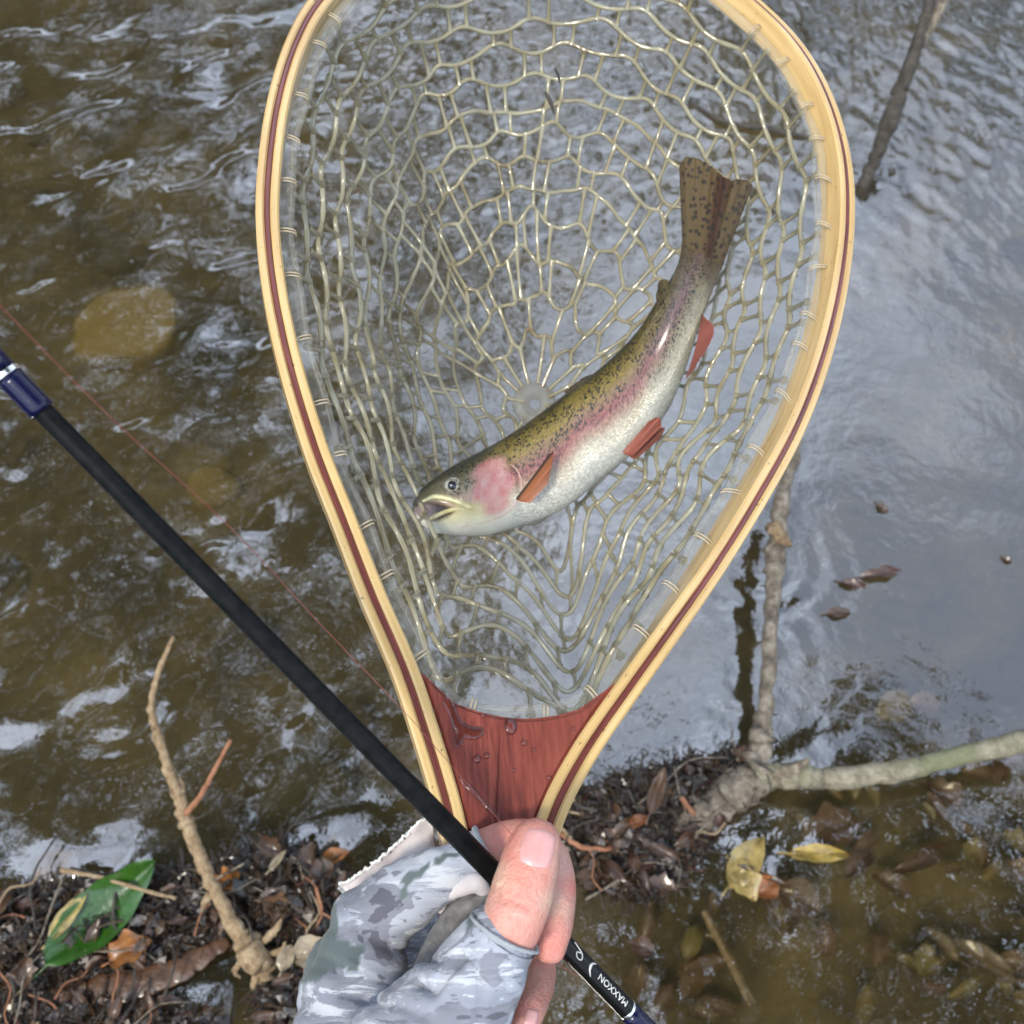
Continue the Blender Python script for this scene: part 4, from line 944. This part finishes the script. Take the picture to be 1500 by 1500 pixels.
sheet('sleeve_lining', flapA, [(520, 1320), (545, 1310), (568, 1298), (590, 1288), (612, 1276), (634, 1262), (640, 1256)], .350, .338, M['lining'], glove_o, .006, .0008, .8)
sheet('sleeve_back', [(494, 1300), (524, 1282), (548, 1264), (572, 1241), (596, 1218), (622, 1196), (632, 1203)], [(520, 1330), (545, 1320), (568, 1310), (590, 1300), (612, 1290), (634, 1272), (640, 1266)], .3525, .345, M['camo'], glove_o, .008, .0008, .8)
b = MB(); fa = resample(crom(flapA, 80), 60); jag = np.random.default_rng(8).normal(0, 1.2, (60, 2))
b.tube(Pn(np.column_stack([fa + jag, np.full(60, .3495)])), .0006 * (1 + .3 * np.sin(np.arange(60) * 1.7)), 6); link('frayed_hem', b.mesh('frayed_hem'), M['print'], glove_o)
tear = blob([[(646, 1332, .329, 7), (652, 1310, .326, 11), (672, 1300, .324, 14), (696, 1293, .324, 15), (708, 1303, .325, 11)]], .0006, 5); link('torn_lining', tear, M['lining'], glove_o)
palm = blob([[(636, 1440, .314, 38), (650, 1392, .321, 32), (664, 1350, .325, 22), (688, 1318, .327, 15)], [(690, 1326, .325, 13), (712, 1316, .325, 12)]], .0009, 6); link('palm_patch', palm, M['suede'], glove_o)

# ------------------------------------------------------------------ drops of water on the handle
def drop(px, py, w, l, ang, label, hgt=.45):
    c = PL(px, py) - N_AWAY * -.0003; s = plane_z(px, py) / 1500; ca, sa = math.cos(R(ang)), math.sin(R(ang))
    a = ca * E1 - sa * E2; bb = sa * E1 + ca * E2
    o = link('water_drop', dome(c, -N_AWAY, a, bb, w * s / 2, l * s / 2, min(w, l) * s / 2 * hgt, 20, 5).mesh('water_drop'), M['bead'])
    tag(o, label, 'water drop', 'water drops on the red handle'); return o
small = 'tiny round water bead on the red net handle'
for (x, y, w) in ((699, 1112, 12), (713, 1107, 9), (708, 1048, 6), (722, 1051, 6), (768, 1088, 9), (782, 1098, 6), (754, 1128, 6), (804, 1139, 7), (840, 1067, 6), (648, 1072, 5), (636, 1040, 5), (742, 1170, 5), (690, 1060, 4), (800, 1100, 4), (835, 1090, 4)): drop(x, y, w, w, 0, small, .7)
drop(748, 1064, 19, 24, 0, 'thumb print sized water drop below the clear rim on the handle', .5)
b = blob([[(656, 1028, plane_z(656, 1028) + .0004, 9), (664, 1046, plane_z(664, 1046) + .0004, 7), (672, 1064, plane_z(672, 1064) + .0004, 9), (690, 1074, plane_z(690, 1074) + .0004, 10), (702, 1072, plane_z(702, 1072) + .0004, 8)], [(676, 1072, plane_z(676, 1072) + .0004, 9), (670, 1090, plane_z(670, 1090) + .0004, 5)]], .0005, 4)
cc = coords(b); dd = (cc - NO) @ N_AWAY; cc = cc - np.outer(dd - .0004, N_AWAY) + np.outer((dd - .0004) * .28, N_AWAY); put(b, cc)
tag(link('water_drop', b, M['bead']), 'large branching water puddle on the upper left of the red handle', 'water drop', 'water drops on the red handle')
b = blob([[(674, 1140, plane_z(674, 1140) + .0004, 3), (690, 1156, plane_z(690, 1156) + .0004, 4.5), (705, 1172, plane_z(705, 1172) + .0004, 3.5), (716, 1184, plane_z(716, 1184) + .0004, 4.5), (730, 1197, plane_z(730, 1197) + .0004, 3)]], .0004, 3)
cc = coords(b); dd = (cc - NO) @ N_AWAY; cc = cc - np.outer((dd - .0004) * .5, N_AWAY); put(b, cc)
tag(link('water_drop', b, M['bead']), 'long run of water trickling down the red handle towards the hand', 'water drop', 'water drops on the red handle')

# ------------------------------------------------------------------ branches and twigs
def stick_mesh(name, pts, radii, n=60, sides=14, rough=.18, knots=(), squash=1.0):
    """pts (px,py,height above water), radii in photograph pixels at that place"""
    w = np.array([G(x, y, z) for x, y, z in pts]); dep = (w - EYE) @ FWD; rr = np.array(radii, float) * dep / 1500
    q = crom(np.column_stack([w, rr]), n)
    b = MB(); r = q[:, 3].copy()
    for (t, amt, wd) in knots: r = r * (1 + amt * np.exp(-((np.linspace(0, 1, n) - t) / wd) ** 2))
    wand = np.array([[mnoise.noise(Vector((i * .35 + k * 9, len(pts), 0))) for k in range(3)] for i in range(n)]) * r[:, None] * .28
    b.tube(q[:, :3] + wand, r, sides); V = b.v[0]
    ctr = np.repeat(q[:, :3] + wand, sides, 0); d = V - ctr; ln = np.linalg.norm(d, axis=1)
    k = np.array([mnoise.noise(Vector(p * (.34 / max(1e-4, l_)))) for p, l_ in zip(V, np.repeat(r, sides))])
    b.v[0] = ctr + d * (1 + rough * 1.4 * k)[:, None] * np.array([1, 1, squash])
    return b.mesh(name)
br = thing('branch', 'forked grey branch with lichen snagged in the drift right of the hand', 'branch', tuple(G(1110, 1130)))
link('main_limb', stick_mesh('main_limb', [(940, 1272, -.03), (968, 1244, -.004), (1005, 1212, .008), (1050, 1178, .016), (1085, 1150, .022), (1114, 1116, .03)], [16, 22, 25, 27, 32, 20], 90, 22, .55), M['bark'], br)
link('upright_limb', stick_mesh('upright_limb', [(1106, 1140, .028), (1114, 1095, .035), (1120, 1050, .045), (1127, 960, .06), (1132, 870, .075), (1138, 790, .09), (1150, 710, .10), (1166, 645, .11)], [18, 16, 12.5, 11.5, 11.5, 12.5, 11, 11], 110, 14, .3, ((.20, .35, .015), (.68, .35, .02), (.63, .25, .01), (.93, .3, .02))), M['bark'], br)
link('side_limb', stick_mesh('side_limb', [(1108, 1140, .026), (1160, 1136, .035), (1230, 1140, .045), (1320, 1128, .05), (1410, 1106, .055), (1540, 1078, .06)], [22, 19, 16, 15, 15, 18], 80, 14, .15), M['barkmoss'], br)
link('stub', stick_mesh('stub', [(1140, 1138, .035), (1165, 1125, .05), (1186, 1112, .062)], [14, 9, 3], 16, 10, .4), M['bark'], br)
link('peeling_bark', stick_mesh('peeling_bark', [(1132, 770, .10), (1142, 785, .103), (1154, 796, .10), (1160, 800, .095)], [14, 9, 5, 2], 16, 8, .5), M['twig'], br)
t = thing('branch', 'dark wet stick slanting out of the rippled water with a ringed knot', 'branch', tuple(G(1262, 285)))
link('stem', stick_mesh('stem', [(1236, 352, -.09), (1266, 268, .0), (1285, 225, .03), (1304, 175, .07), (1322, 125, .10), (1345, 60, .14), (1368, -20, .19)], [7, 9, 10, 12, 11, 9, 8], 70, 12, .18, ((.48, .30, .02),)), M['darkstick'], t)
link('side_shoot', stick_mesh('side_shoot', [(1345, 70, .13), (1368, 30, .15), (1392, -20, .17)], [6, 7, 8], 20, 8, .2), M['bark'], t)
def single(name, label, pts, radii, mat, cat='twig', **kw):
    return tag(link(name, stick_mesh(name, pts, radii, **kw), mat), label, cat)
single('twig', 'thin grey twig floating behind the top right of the net', [(1010, 150, .0), (1060, 178, .004), (1120, 188, .006), (1200, 205, .0)], [3, 3.6, 4, 3], M['darkstick'], n=30, sides=8)
t = thing('twig', 'knobbly tan twig standing up out of the leaf drift', 'twig', tuple(G(370, 1400)))
link('stem', stick_mesh('stem', [(372, 1402, .01), (340, 1355, .03), (310, 1295, .055), (285, 1235, .075), (268, 1185, .09), (250, 1135, .11), (232, 1080, .13), (222, 1035, .145), (232, 985, .16), (254, 933, .175)], [12, 11, 10, 9, 9.5, 7.5, 6.5, 5.5, 4, 3], 130, 12, .30, ((.40, .35, .012), (.44, .25, .01), (.58, .3, .01), (.66, .3, .01), (.77, .4, .008), (.90, .25, .008))), M['twig'], t)
link('side_shoot', stick_mesh('side_shoot', [(272, 1192, .092), (292, 1168, .10), (312, 1132, .11), (338, 1084, .12)], [5, 4, 3.6, 3], 30, 8, .15), M['redtwig'], t)
link('side_bud', stick_mesh('side_bud', [(262, 1170, .095), (266, 1150, .10), (258, 1135, .105)], [6, 6, 2], 12, 8, .4), M['twig'], t)
link('root_clump', stick_mesh('root_clump', [(350, 1370, .02), (368, 1392, .02), (388, 1412, .012), (380, 1440, .0)], [13, 19, 17, 5], 30, 18, .9), M['twig'], t)
for pts in ([(370, 1390, .02), (345, 1420, .01), (352, 1432, 0)], [(385, 1380, .025), (405, 1360, .03), (412, 1346, .035)], [(390, 1400, .02), (412, 1392, .02), (418, 1380, .025)], [(380, 1410, .015), (372, 1440, .008), (370, 1452, 0)], [(310, 1310, .05), (300, 1322, .045), (296, 1336, .03)]): link('rootlet', stick_mesh('rootlet', pts, [7, 5, 2], 12, 7, .4), M['twig'], t)
single('twig', 'bent reddish twig poking out beside the thumb', [(806, 1212, .03), (828, 1226, .028), (850, 1240, .026), (876, 1243, .026), (902, 1243, .02)], [3, 3.4, 4, 3.4, 4.5], M['redtwig'], n=30, sides=8)
single('twig', 'straight pale stem lying across the green leaf', [(90, 1274, .03), (150, 1286, .034), (210, 1304, .034), (258, 1316, .028)], [4, 3, 3, 2.6], M['twig'], n=30, sides=8)
single('twig', 'thin sunken twig on the bed below the yellow leaves', [(1030, 1335, -.03), (1050, 1375, -.05), (1078, 1430, -.06), (1098, 1472, -.07)], [4, 4, 4, 3], M['twig'], n=30, sides=8)
single('twig', 'short broken tan stub on the drift beside the forked branch', [(998, 1168, .03), (1008, 1182, .028), (1018, 1194, .02)], [4, 4.5, 4], M['redtwig'], n=12, sides=8)
single('bark_strip', 'flat brown strip of bark edging the drift at the lower left', [(-40, 1500, .0), (60, 1476, .006), (160, 1452, .008), (250, 1425, .008), (335, 1378, .004)], [24, 22, 25, 22, 8], M['leaf_brown'], cat='bark', n=60, sides=14, rough=.25, squash=.15)

# ------------------------------------------------------------------ leaves, stones and drift
def leaf_mesh(name, length, width, seed, curl=.25, lobes=0, nu=11, nv=5):
    rg = np.random.default_rng(seed); V, f = [], []
    b1, b2 = rg.normal(0, curl), rg.normal(0, curl); tw = rg.normal(0, .5)
    for i in range(nu):
        t = i / (nu - 1); wd = width * (math.sin(math.pi * t ** .85) ** .75) * (1 + (.22 * math.sin(lobes * math.pi * t * 2) if lobes else 0)) * (1 + .05 * math.sin(11 * t + seed) + .04 * math.sin(23 * t + 2 * seed)) + .0006
        for j in range(nv):
            s = -1 + 2 * j / (nv - 1)
            z = length * (b1 * (t - .5) ** 2 + b2 * .6 * t * (1 - t)) + abs(s) * wd * (.25 + .35 * curl) + s * (t - .5) * tw * width * .6 + .04 * width * math.sin(9 * t + 4 * s + seed)
            V.append((length * (t - .5), s * wd * .5, z))
        if 0 < 0: pass
    for i in range(nu - 1):
        for j in range(nv - 1): f.append((i * nv + j, (i + 1) * nv + j, (i + 1) * nv + j + 1, i * nv + j + 1))
    n0 = len(V); V = V + [(x, y, z - .0007) for x, y, z in V]
    f = f + [tuple(n0 + x for x in q[::-1]) for q in f]
    b = MB(); b.add(np.array(V), f)
    b.tube(np.array([(-length * .5 - length * .18, 0, .001), (-length * .5, 0, .0), (0, 0, .25 * length * 0 + b1 * 0 + .0004)]), [.0009, .0009, .0006], 5)
    return b.mesh(name)
def place(name, mesh, mat, pos, yaw, tilt, label, cat, group=None, scale=1.0):
    o = bpy.data.objects.new(name, mesh); COL.objects.link(o)
    if not len(mesh.materials): mesh.materials.append(mat)
    o.location = pos; o.rotation_euler = (tilt[0], tilt[1], yaw); o.scale = (scale,) * 3
    for p_ in mesh.polygons: p_.use_smooth = True
    return tag(o, label, cat, group)
def pxleaf(label, p0, p1, wpx, z, mat, seed, curl=.2, lobes=0, tilt=(0, 0)):
    a, c = G(*p0, z), G(*p1, z); L = np.linalg.norm(c - a); mid_ = (a + c) / 2; w = wpx * ((mid_ - EYE) @ FWD) / 1500
    return place('leaf', leaf_mesh('leaf', L, w, seed, curl, lobes, 17, 9), mat, mid_, math.atan2(c[1] - a[1], c[0] - a[0]), tilt, label, 'leaf')
pxleaf('large glossy green leaf half sunk at the edge of the drift', (68, 1412), (232, 1262), 80, .028, M['leaf_green'], 3, .16, 0, (.14, -.06))
pxleaf('narrow dull yellow leaf tucked behind the green leaf', (72, 1378), (128, 1306), 26, .036, M['leaf_yellow'], 5, .1)
pxleaf('bright yellow leaf tip at the water edge far from the hand', (-30, 1352), (22, 1316), 26, .012, M['leaf_yellow'], 6, .1)
pxleaf('orange leaf afloat between the drift and the glove', (468, 1262), (512, 1246), 22, .008, M['leaf_orange'], 8, .3)
pxleaf('pale feathery scrap lying on the dark drift', (394, 1276), (420, 1244), 10, .03, M['leaf_tan'], 9, .1)
pxleaf('tan seed wing leaning against the glove', (428, 1404), (486, 1384), 44, .03, M['leaf_tan'], 10, .15)
pxleaf('small round tan seed wing beside the root clump', (412, 1424), (428, 1384), 24, .03, M['leaf_tan'], 11, .1)
pxleaf('crumpled orange brown leaf below the green leaf', (160, 1410), (222, 1376), 44, .022, M['leaf_orange'], 12, .5, 2)
pxleaf('reddish leaf on the drift behind the tan twig', (312, 1302), (352, 1280), 34, .022, M['leaf_orange'], 13, .5, 2)
pxleaf('broad yellow brown leaf floating right of the branch fork', (1066, 1300), (1116, 1226), 44, .003, M['leaf_yellow'], 14, .2)
pxleaf('yellow leaf with curled rim under the water film', (1155, 1250), (1246, 1252), 26, .002, M['leaf_yellow'], 15, .25)
pxleaf('small orange leaf beside the floating yellow leaf', (1108, 1312), (1140, 1290), 34, .001, M['leaf_orange'], 16, .3)
pxleaf('wide tan leaf sunk below the yellow leaves', (1140, 1300), (1205, 1338), 52, -.014, M['leaf_sunk'], 17, .15)
pxleaf('large brown leaf sunk below the lichen covered branch', (1180, 1235), (1248, 1192), 60, -.016, M['leaf_sunk'], 18, .15, 2)
pxleaf('yellow green leaf on the bed near the branch upright', (1288, 1056), (1330, 1018), 44, -.02, M['leaf_sunk_yellow'], 19, .1)
pxleaf('tan leaf on the bed beyond the yellow green leaf', (1330, 1036), (1378, 1030), 34, -.02, M['leaf_sunk'], 20, .1)
pxleaf('orange leaf glowing in the drift left of the branch', (920, 1212), (950, 1196), 16, .03, M['leaf_orange'], 21, .5)
pxleaf('wet dark red leaf floating beside the lettered rod end', (925, 1380), (962, 1396), 26, .002, M['leaf_brown'], 22, .3)
pxleaf('long green streaked leaf at the tip of the drift by the branch', (982, 1150), (1060, 1138), 14, .006, M['leaf_green'], 23, .1)
pxleaf('yellow brown leaf overlapping the broad floating leaf by the fork', (1070, 1262), (1108, 1320), 40, .001, M['leaf_yellow'], 31, .3, 2)
pxleaf('long dark stem of leaf afloat below the curled yellow leaf', (1082, 1268), (1150, 1296), 9, .004, M['leaf_brown'], 32, .3)
pxleaf('small dark leaf adrift alone on the smooth water', (1284, 738), (1300, 752), 12, .001, M['leaf_brown'], 33, .2)
pxleaf('dark oval leaf adrift beside a second one on the smooth water', (1228, 852), (1268, 860), 14, .001, M['leaf_brown'], 34, .2)
pxleaf('longer dark leaf adrift touching an oval one on the smooth water', (1258, 846), (1324, 836), 18, .001, M['leaf_brown'], 35, .25, 2)
pxleaf('brownish leaf adrift close to the upright limb', (1210, 900), (1248, 896), 16, .001, M['leaf_brown'], 36, .2)
pxleaf('tiny leaf speck adrift near the far edge of the smooth water', (1468, 816), (1482, 824), 8, .001, M['leaf_brown'], 37, .2)
pxleaf('dark curled leaf upright in the drift by the branch', (950, 1196), (972, 1128), 22, .035, M['leaf_brown'], 24, .5)

DRIFT = [[(-40, 1318), (60, 1300), (200, 1285), (300, 1262), (380, 1240), (440, 1240), (490, 1256), (510, 1290), (500, 1330), (490, 1392), (400, 1385), (330, 1362), (270, 1400), (150, 1440), (-40, 1480)],
         [(800, 1150), (850, 1165), (900, 1138), (960, 1122), (1090, 1092), (1118, 1130), (1060, 1190), (1040, 1240), (985, 1300), (930, 1318), (860, 1290), (800, 1240)],
         [(-40, 1462), (120, 1440), (220, 1450), (330, 1500), (200, 1560), (-40, 1560)], [(370, 1440), (420, 1420), (480, 1440), (470, 1540), (400, 1540), (380, 1480)]]
DRIFT_W = [np.array([G(x, y, .01)[:2] for x, y in po]) for po in DRIFT]
def drift_points(n, k, seed):
    rg = np.random.default_rng(seed); po = DRIFT_W[k]; lo, hi = po.min(0), po.max(0); out = np.zeros((0, 2))
    while len(out) < n:
        p = rg.uniform(lo, hi, (n * 3, 2)); out = np.vstack([out, p[inpoly(p, po)]])
    return out[:n]
def edge_d(p, k): return seg_dist(p, np.vstack([DRIFT_W[k], DRIFT_W[k][:1]]))
pal = np.array([(.045, .028, .016), (.085, .05, .028), (.12, .075, .042), (.06, .05, .04), (.16, .11, .065), (.03, .022, .015), (.10, .085, .065), (.20, .14, .08), (.11, .035, .022), (.30, .22, .13)])
pw = np.array([.20, .18, .13, .12, .09, .14, .06, .04, .03, .01]); pw = pw / pw.sum()
b = MB()
for k, n in ((0, 7000), (1, 4600), (2, 2400), (3, 900)):
    p = drift_points(n, k, 40 + k); ed = edge_d(p, k); rg = np.random.default_rng(60 + k)
    for (x, y), e in zip(p, ed):
        z = rg.uniform(-.012, .030) * min(1, e / .05) + .002; cc = pal[rg.choice(len(pal), p=pw)] * rg.uniform(.3, .85)
        yaw = rg.uniform(0, 6.28); d = np.array([math.cos(yaw), math.sin(yaw), rg.normal(0, .35)]); d /= np.linalg.norm(d)
        c0 = np.array([x, y, z])
        if rg.random() < .45:
            L = rg.uniform(.006, .045); r0 = rg.uniform(.0004, .0013); b.tube(np.array([c0 - d * L / 2, c0 + rg.normal(0, .002, 3), c0 + d * L / 2]), [r0, r0, r0 * .6], 4, c=cc)
        else:
            L = rg.uniform(.0025, .010); w = np.cross(d, [0, 0, 1]); w /= np.linalg.norm(w); w = w * math.cos(a_ := rg.normal(0, .6)) + np.array([0, 0, math.sin(a_)]); W = L * rg.uniform(.3, .8)
            cu = np.array([0, 0, 1]) * L * rg.normal(0, .35)
            V = [c0 - d * L - w * W * .3, c0 - w * W + cu, c0 + d * L - w * W * .2, c0 + d * L + w * W * .2, c0 + w * W + cu, c0 - d * L + w * W * .3]
            b.add(np.array(V), [(0, 1, 4, 5), (1, 2, 3, 4)], cc)
kind(link('leaf_litter', b.mesh('leaf_litter', True), M['litter'], sm=False), 'stuff')
tag(bpy.data.objects['leaf_litter'], 'wet brown litter of leaf scraps and twigs drifted against the bank', 'leaf litter')

LV = [leaf_mesh('leaf', .045 * s, .024 * s * a, 100 + i, .45, l) for i, (s, a, l) in enumerate(((1, 1, 0), (1.2, .7, 0), (.8, 1.2, 2), (1.1, 1.2, 3), (.7, .9, 0), (1.3, .5, 0)))]
for m_ in LV: m_.materials.append(M['leaf_brown'])
TV = []
for i in range(6):
    rg = np.random.default_rng(200 + i); L = .05 + .02 * i; b = MB()
    pts = crom([(-L / 2, 0, 0), (-L / 6, rg.normal(0, .06) * L, rg.normal(0, .04) * L), (L / 6, rg.normal(0, .06) * L, rg.normal(0, .04) * L), (L / 2, 0, 0)], 10)
    b.tube(pts, np.linspace(.0022, .0012, 10) * rg.uniform(.7, 1.3), 6); TV.append(b.mesh('twig'))
for i, m_ in enumerate(TV): m_.materials.append((M['darkstick'], M['twig'], M['redtwig'], M['darkstick'], M['bark'], M['darkstick'])[i])
rg = np.random.default_rng(77)
WHERE = {0: 'in the drift left of the glove', 1: 'in the drift round the forked branch', 2: 'in the muddy corner below the bark strip', 3: 'wedged against the cuff of the glove'}
SHAPE = ['oval brown leaf', 'long brown leaf', 'stubby lobed brown leaf', 'broad lobed brown leaf', 'tiny oval brown leaf', 'strap shaped brown leaf']
TSHAPE = ['very short dark twig', 'short tan twig', 'reddish twig', 'dark wet twig', 'long grey twig', 'long dark twig']
for k, n in ((0, 46), (1, 30), (2, 14), (3, 6)):
    for (x, y) in drift_points(n, k, 300 + k):
        i = rg.integers(6)
        place('leaf', LV[i], None, (x, y, rg.uniform(.008, .030)), rg.uniform(0, 6.28), (rg.normal(0, .35), rg.normal(0, .35)), SHAPE[i] + ' matted ' + WHERE[k], 'leaf', SHAPE[i].replace('leaf', 'leaves') + ' ' + WHERE[k], rg.uniform(.35, .75))
for k, n in ((0, 34), (1, 26), (2, 12)):
    for (x, y) in drift_points(n, k, 400 + k):
        i = rg.integers(6)
        place('twig', TV[i], None, (x, y, rg.uniform(.012, .034)), rg.uniform(0, 6.28), (0, rg.normal(0, .2)), TSHAPE[i] + ' caught ' + WHERE[k], 'twig', TSHAPE[i] + 's ' + WHERE[k], rg.uniform(.4, .9))
# leaves lying under water to the right
LS = [m_.copy() for m_ in LV]
for m_ in LS: m_.materials.clear(); m_.materials.append(M['leaf_sunk'])
for i in range(38):
    x, y = rg.uniform(880, 1500), rg.uniform(1130, 1500)
    g0 = G(x, y, -.09); z = min(-.012, float(bed_h(g0[0], g0[1])) + rg.uniform(.02, .05))
    o = place('leaf', LV[rg.integers(6)], None, (g0[0], g0[1], z), rg.uniform(0, 6.28), (rg.normal(0, .15), rg.normal(0, .15)), 'sunken leaf on the stream bed right of the rod end', 'leaf', 'sunken leaves on the stream bed', rg.uniform(.6, 1.2))
    o.data = LS[rg.integers(6)]
LY = [m_.copy() for m_ in LV]
for m_ in LY: m_.materials.clear(); m_.materials.append(M['leaf_sunk_yellow'])
for i in range(18):
    x, y = rg.uniform(1000, 1500), rg.uniform(1150, 1500); g0 = G(x, y, -.09); z = min(-.012, float(bed_h(g0[0], g0[1])) + rg.uniform(.025, .05))
    place('leaf', LY[rg.integers(6)], None, (g0[0], g0[1], z), rg.uniform(0, 6.28), (rg.normal(0, .15), rg.normal(0, .15)), 'sunken yellowish leaf on the stream bed below the side limb', 'leaf', 'sunken yellow leaves on the stream bed', rg.uniform(.4, .8))
def stone_mesh(seed, sub=3):
    bm = bmesh.new(); bmesh.ops.create_icosphere(bm, subdivisions=sub, radius=1)
    rg = np.random.default_rng(seed); sc3 = (1, rg.uniform(.6, .95), rg.uniform(.35, .6)); o = Vector(rg.uniform(0, 50, 3))
    for v_ in bm.verts:
        k = 1 + .30 * mnoise.noise(v_.co * .9 + o) + .10 * mnoise.noise(v_.co * 2.6 + o); v_.co = Vector((v_.co.x * sc3[0], v_.co.y * sc3[1], v_.co.z * sc3[2])) * k
    m = bpy.data.meshes.new('stone'); bm.to_mesh(m); bm.free(); return m
SV = [stone_mesh(i) for i in range(6)]
for m_ in SV: m_.materials.append(M['stone'])
ys = stone_mesh(50, 4); g0 = G(190, 470, -.02); yz = coords(ys); ztop = yz[:, 2].max() * .55
yz[:, 2] = np.where(yz[:, 2] > ztop * .6, ztop * .6 + (yz[:, 2] - ztop * .6) * .25, yz[:, 2]); put(ys, yz)
place('stone', ys, M['ystone'], (g0[0], g0[1], -.014 - .078 * float(yz[:, 2].max())), .3, (0, 0), 'large yellow ochre stone just under the rippled water', 'stone', None, .078)
for (px, py, s_, lab) in ((300, 690, .036, 'yellowish cobble under the water beside the black rod'), (560, 600, .07, 'dark cobble on the bed seen through the net'), (1300, 250, .09, 'grey boulder under the ripples behind the slanting stick')):
    g0 = G(px, py, -.13); m_ = stone_mesh(60 + px); place('stone', m_, M['ystone'] if px == 300 else M['stone'], (g0[0], g0[1], float(bed_h(g0[0], g0[1])) + s_ * .25), .8, (0, 0), lab, 'stone', None, s_)
for i in range(90):
    x, y = rg.uniform(-1.05, 1.05), rg.uniform(.15, 1.9); s_ = rg.uniform(.012, .06) * (1 if x < .3 else .7)
    place('stone', SV[rg.integers(6)], None, (x, y, float(bed_h(x, y)) + s_ * .15), rg.uniform(0, 6.28), (0, 0), 'rounded olive brown stone bedded in the stream floor', 'stone', 'stones on the stream bed', s_)
# bits of bark caught in the mesh
sp = np.array([bagpt(np.array([u_]), np.array([r_]))[0] for u_, r_ in ((.46, .62), (.46, .66))])
def splinter(label, p0, p1, z, r_):
    b = MB(); b.tube(crom([P(*p0, z), P((p0[0] + p1[0]) / 2 + 2, (p0[1] + p1[1]) / 2, z - .001), P(*p1, z)], 8), r_ * np.array([.4, .8, 1, 1, .9, .8, .6, .3]), 6)
    tag(link('bark_splinter', b.mesh('bark_splinter'), M['darkstick']), label, 'splinter')
splinter('dark bark splinter caught in the mesh above the fish tail', (798, 134), (812, 168), .534, .0011)
splinter('thin dark splinter clinging to a mesh strand above the larger splinter', (812, 100), (820, 122), .530, .0007)
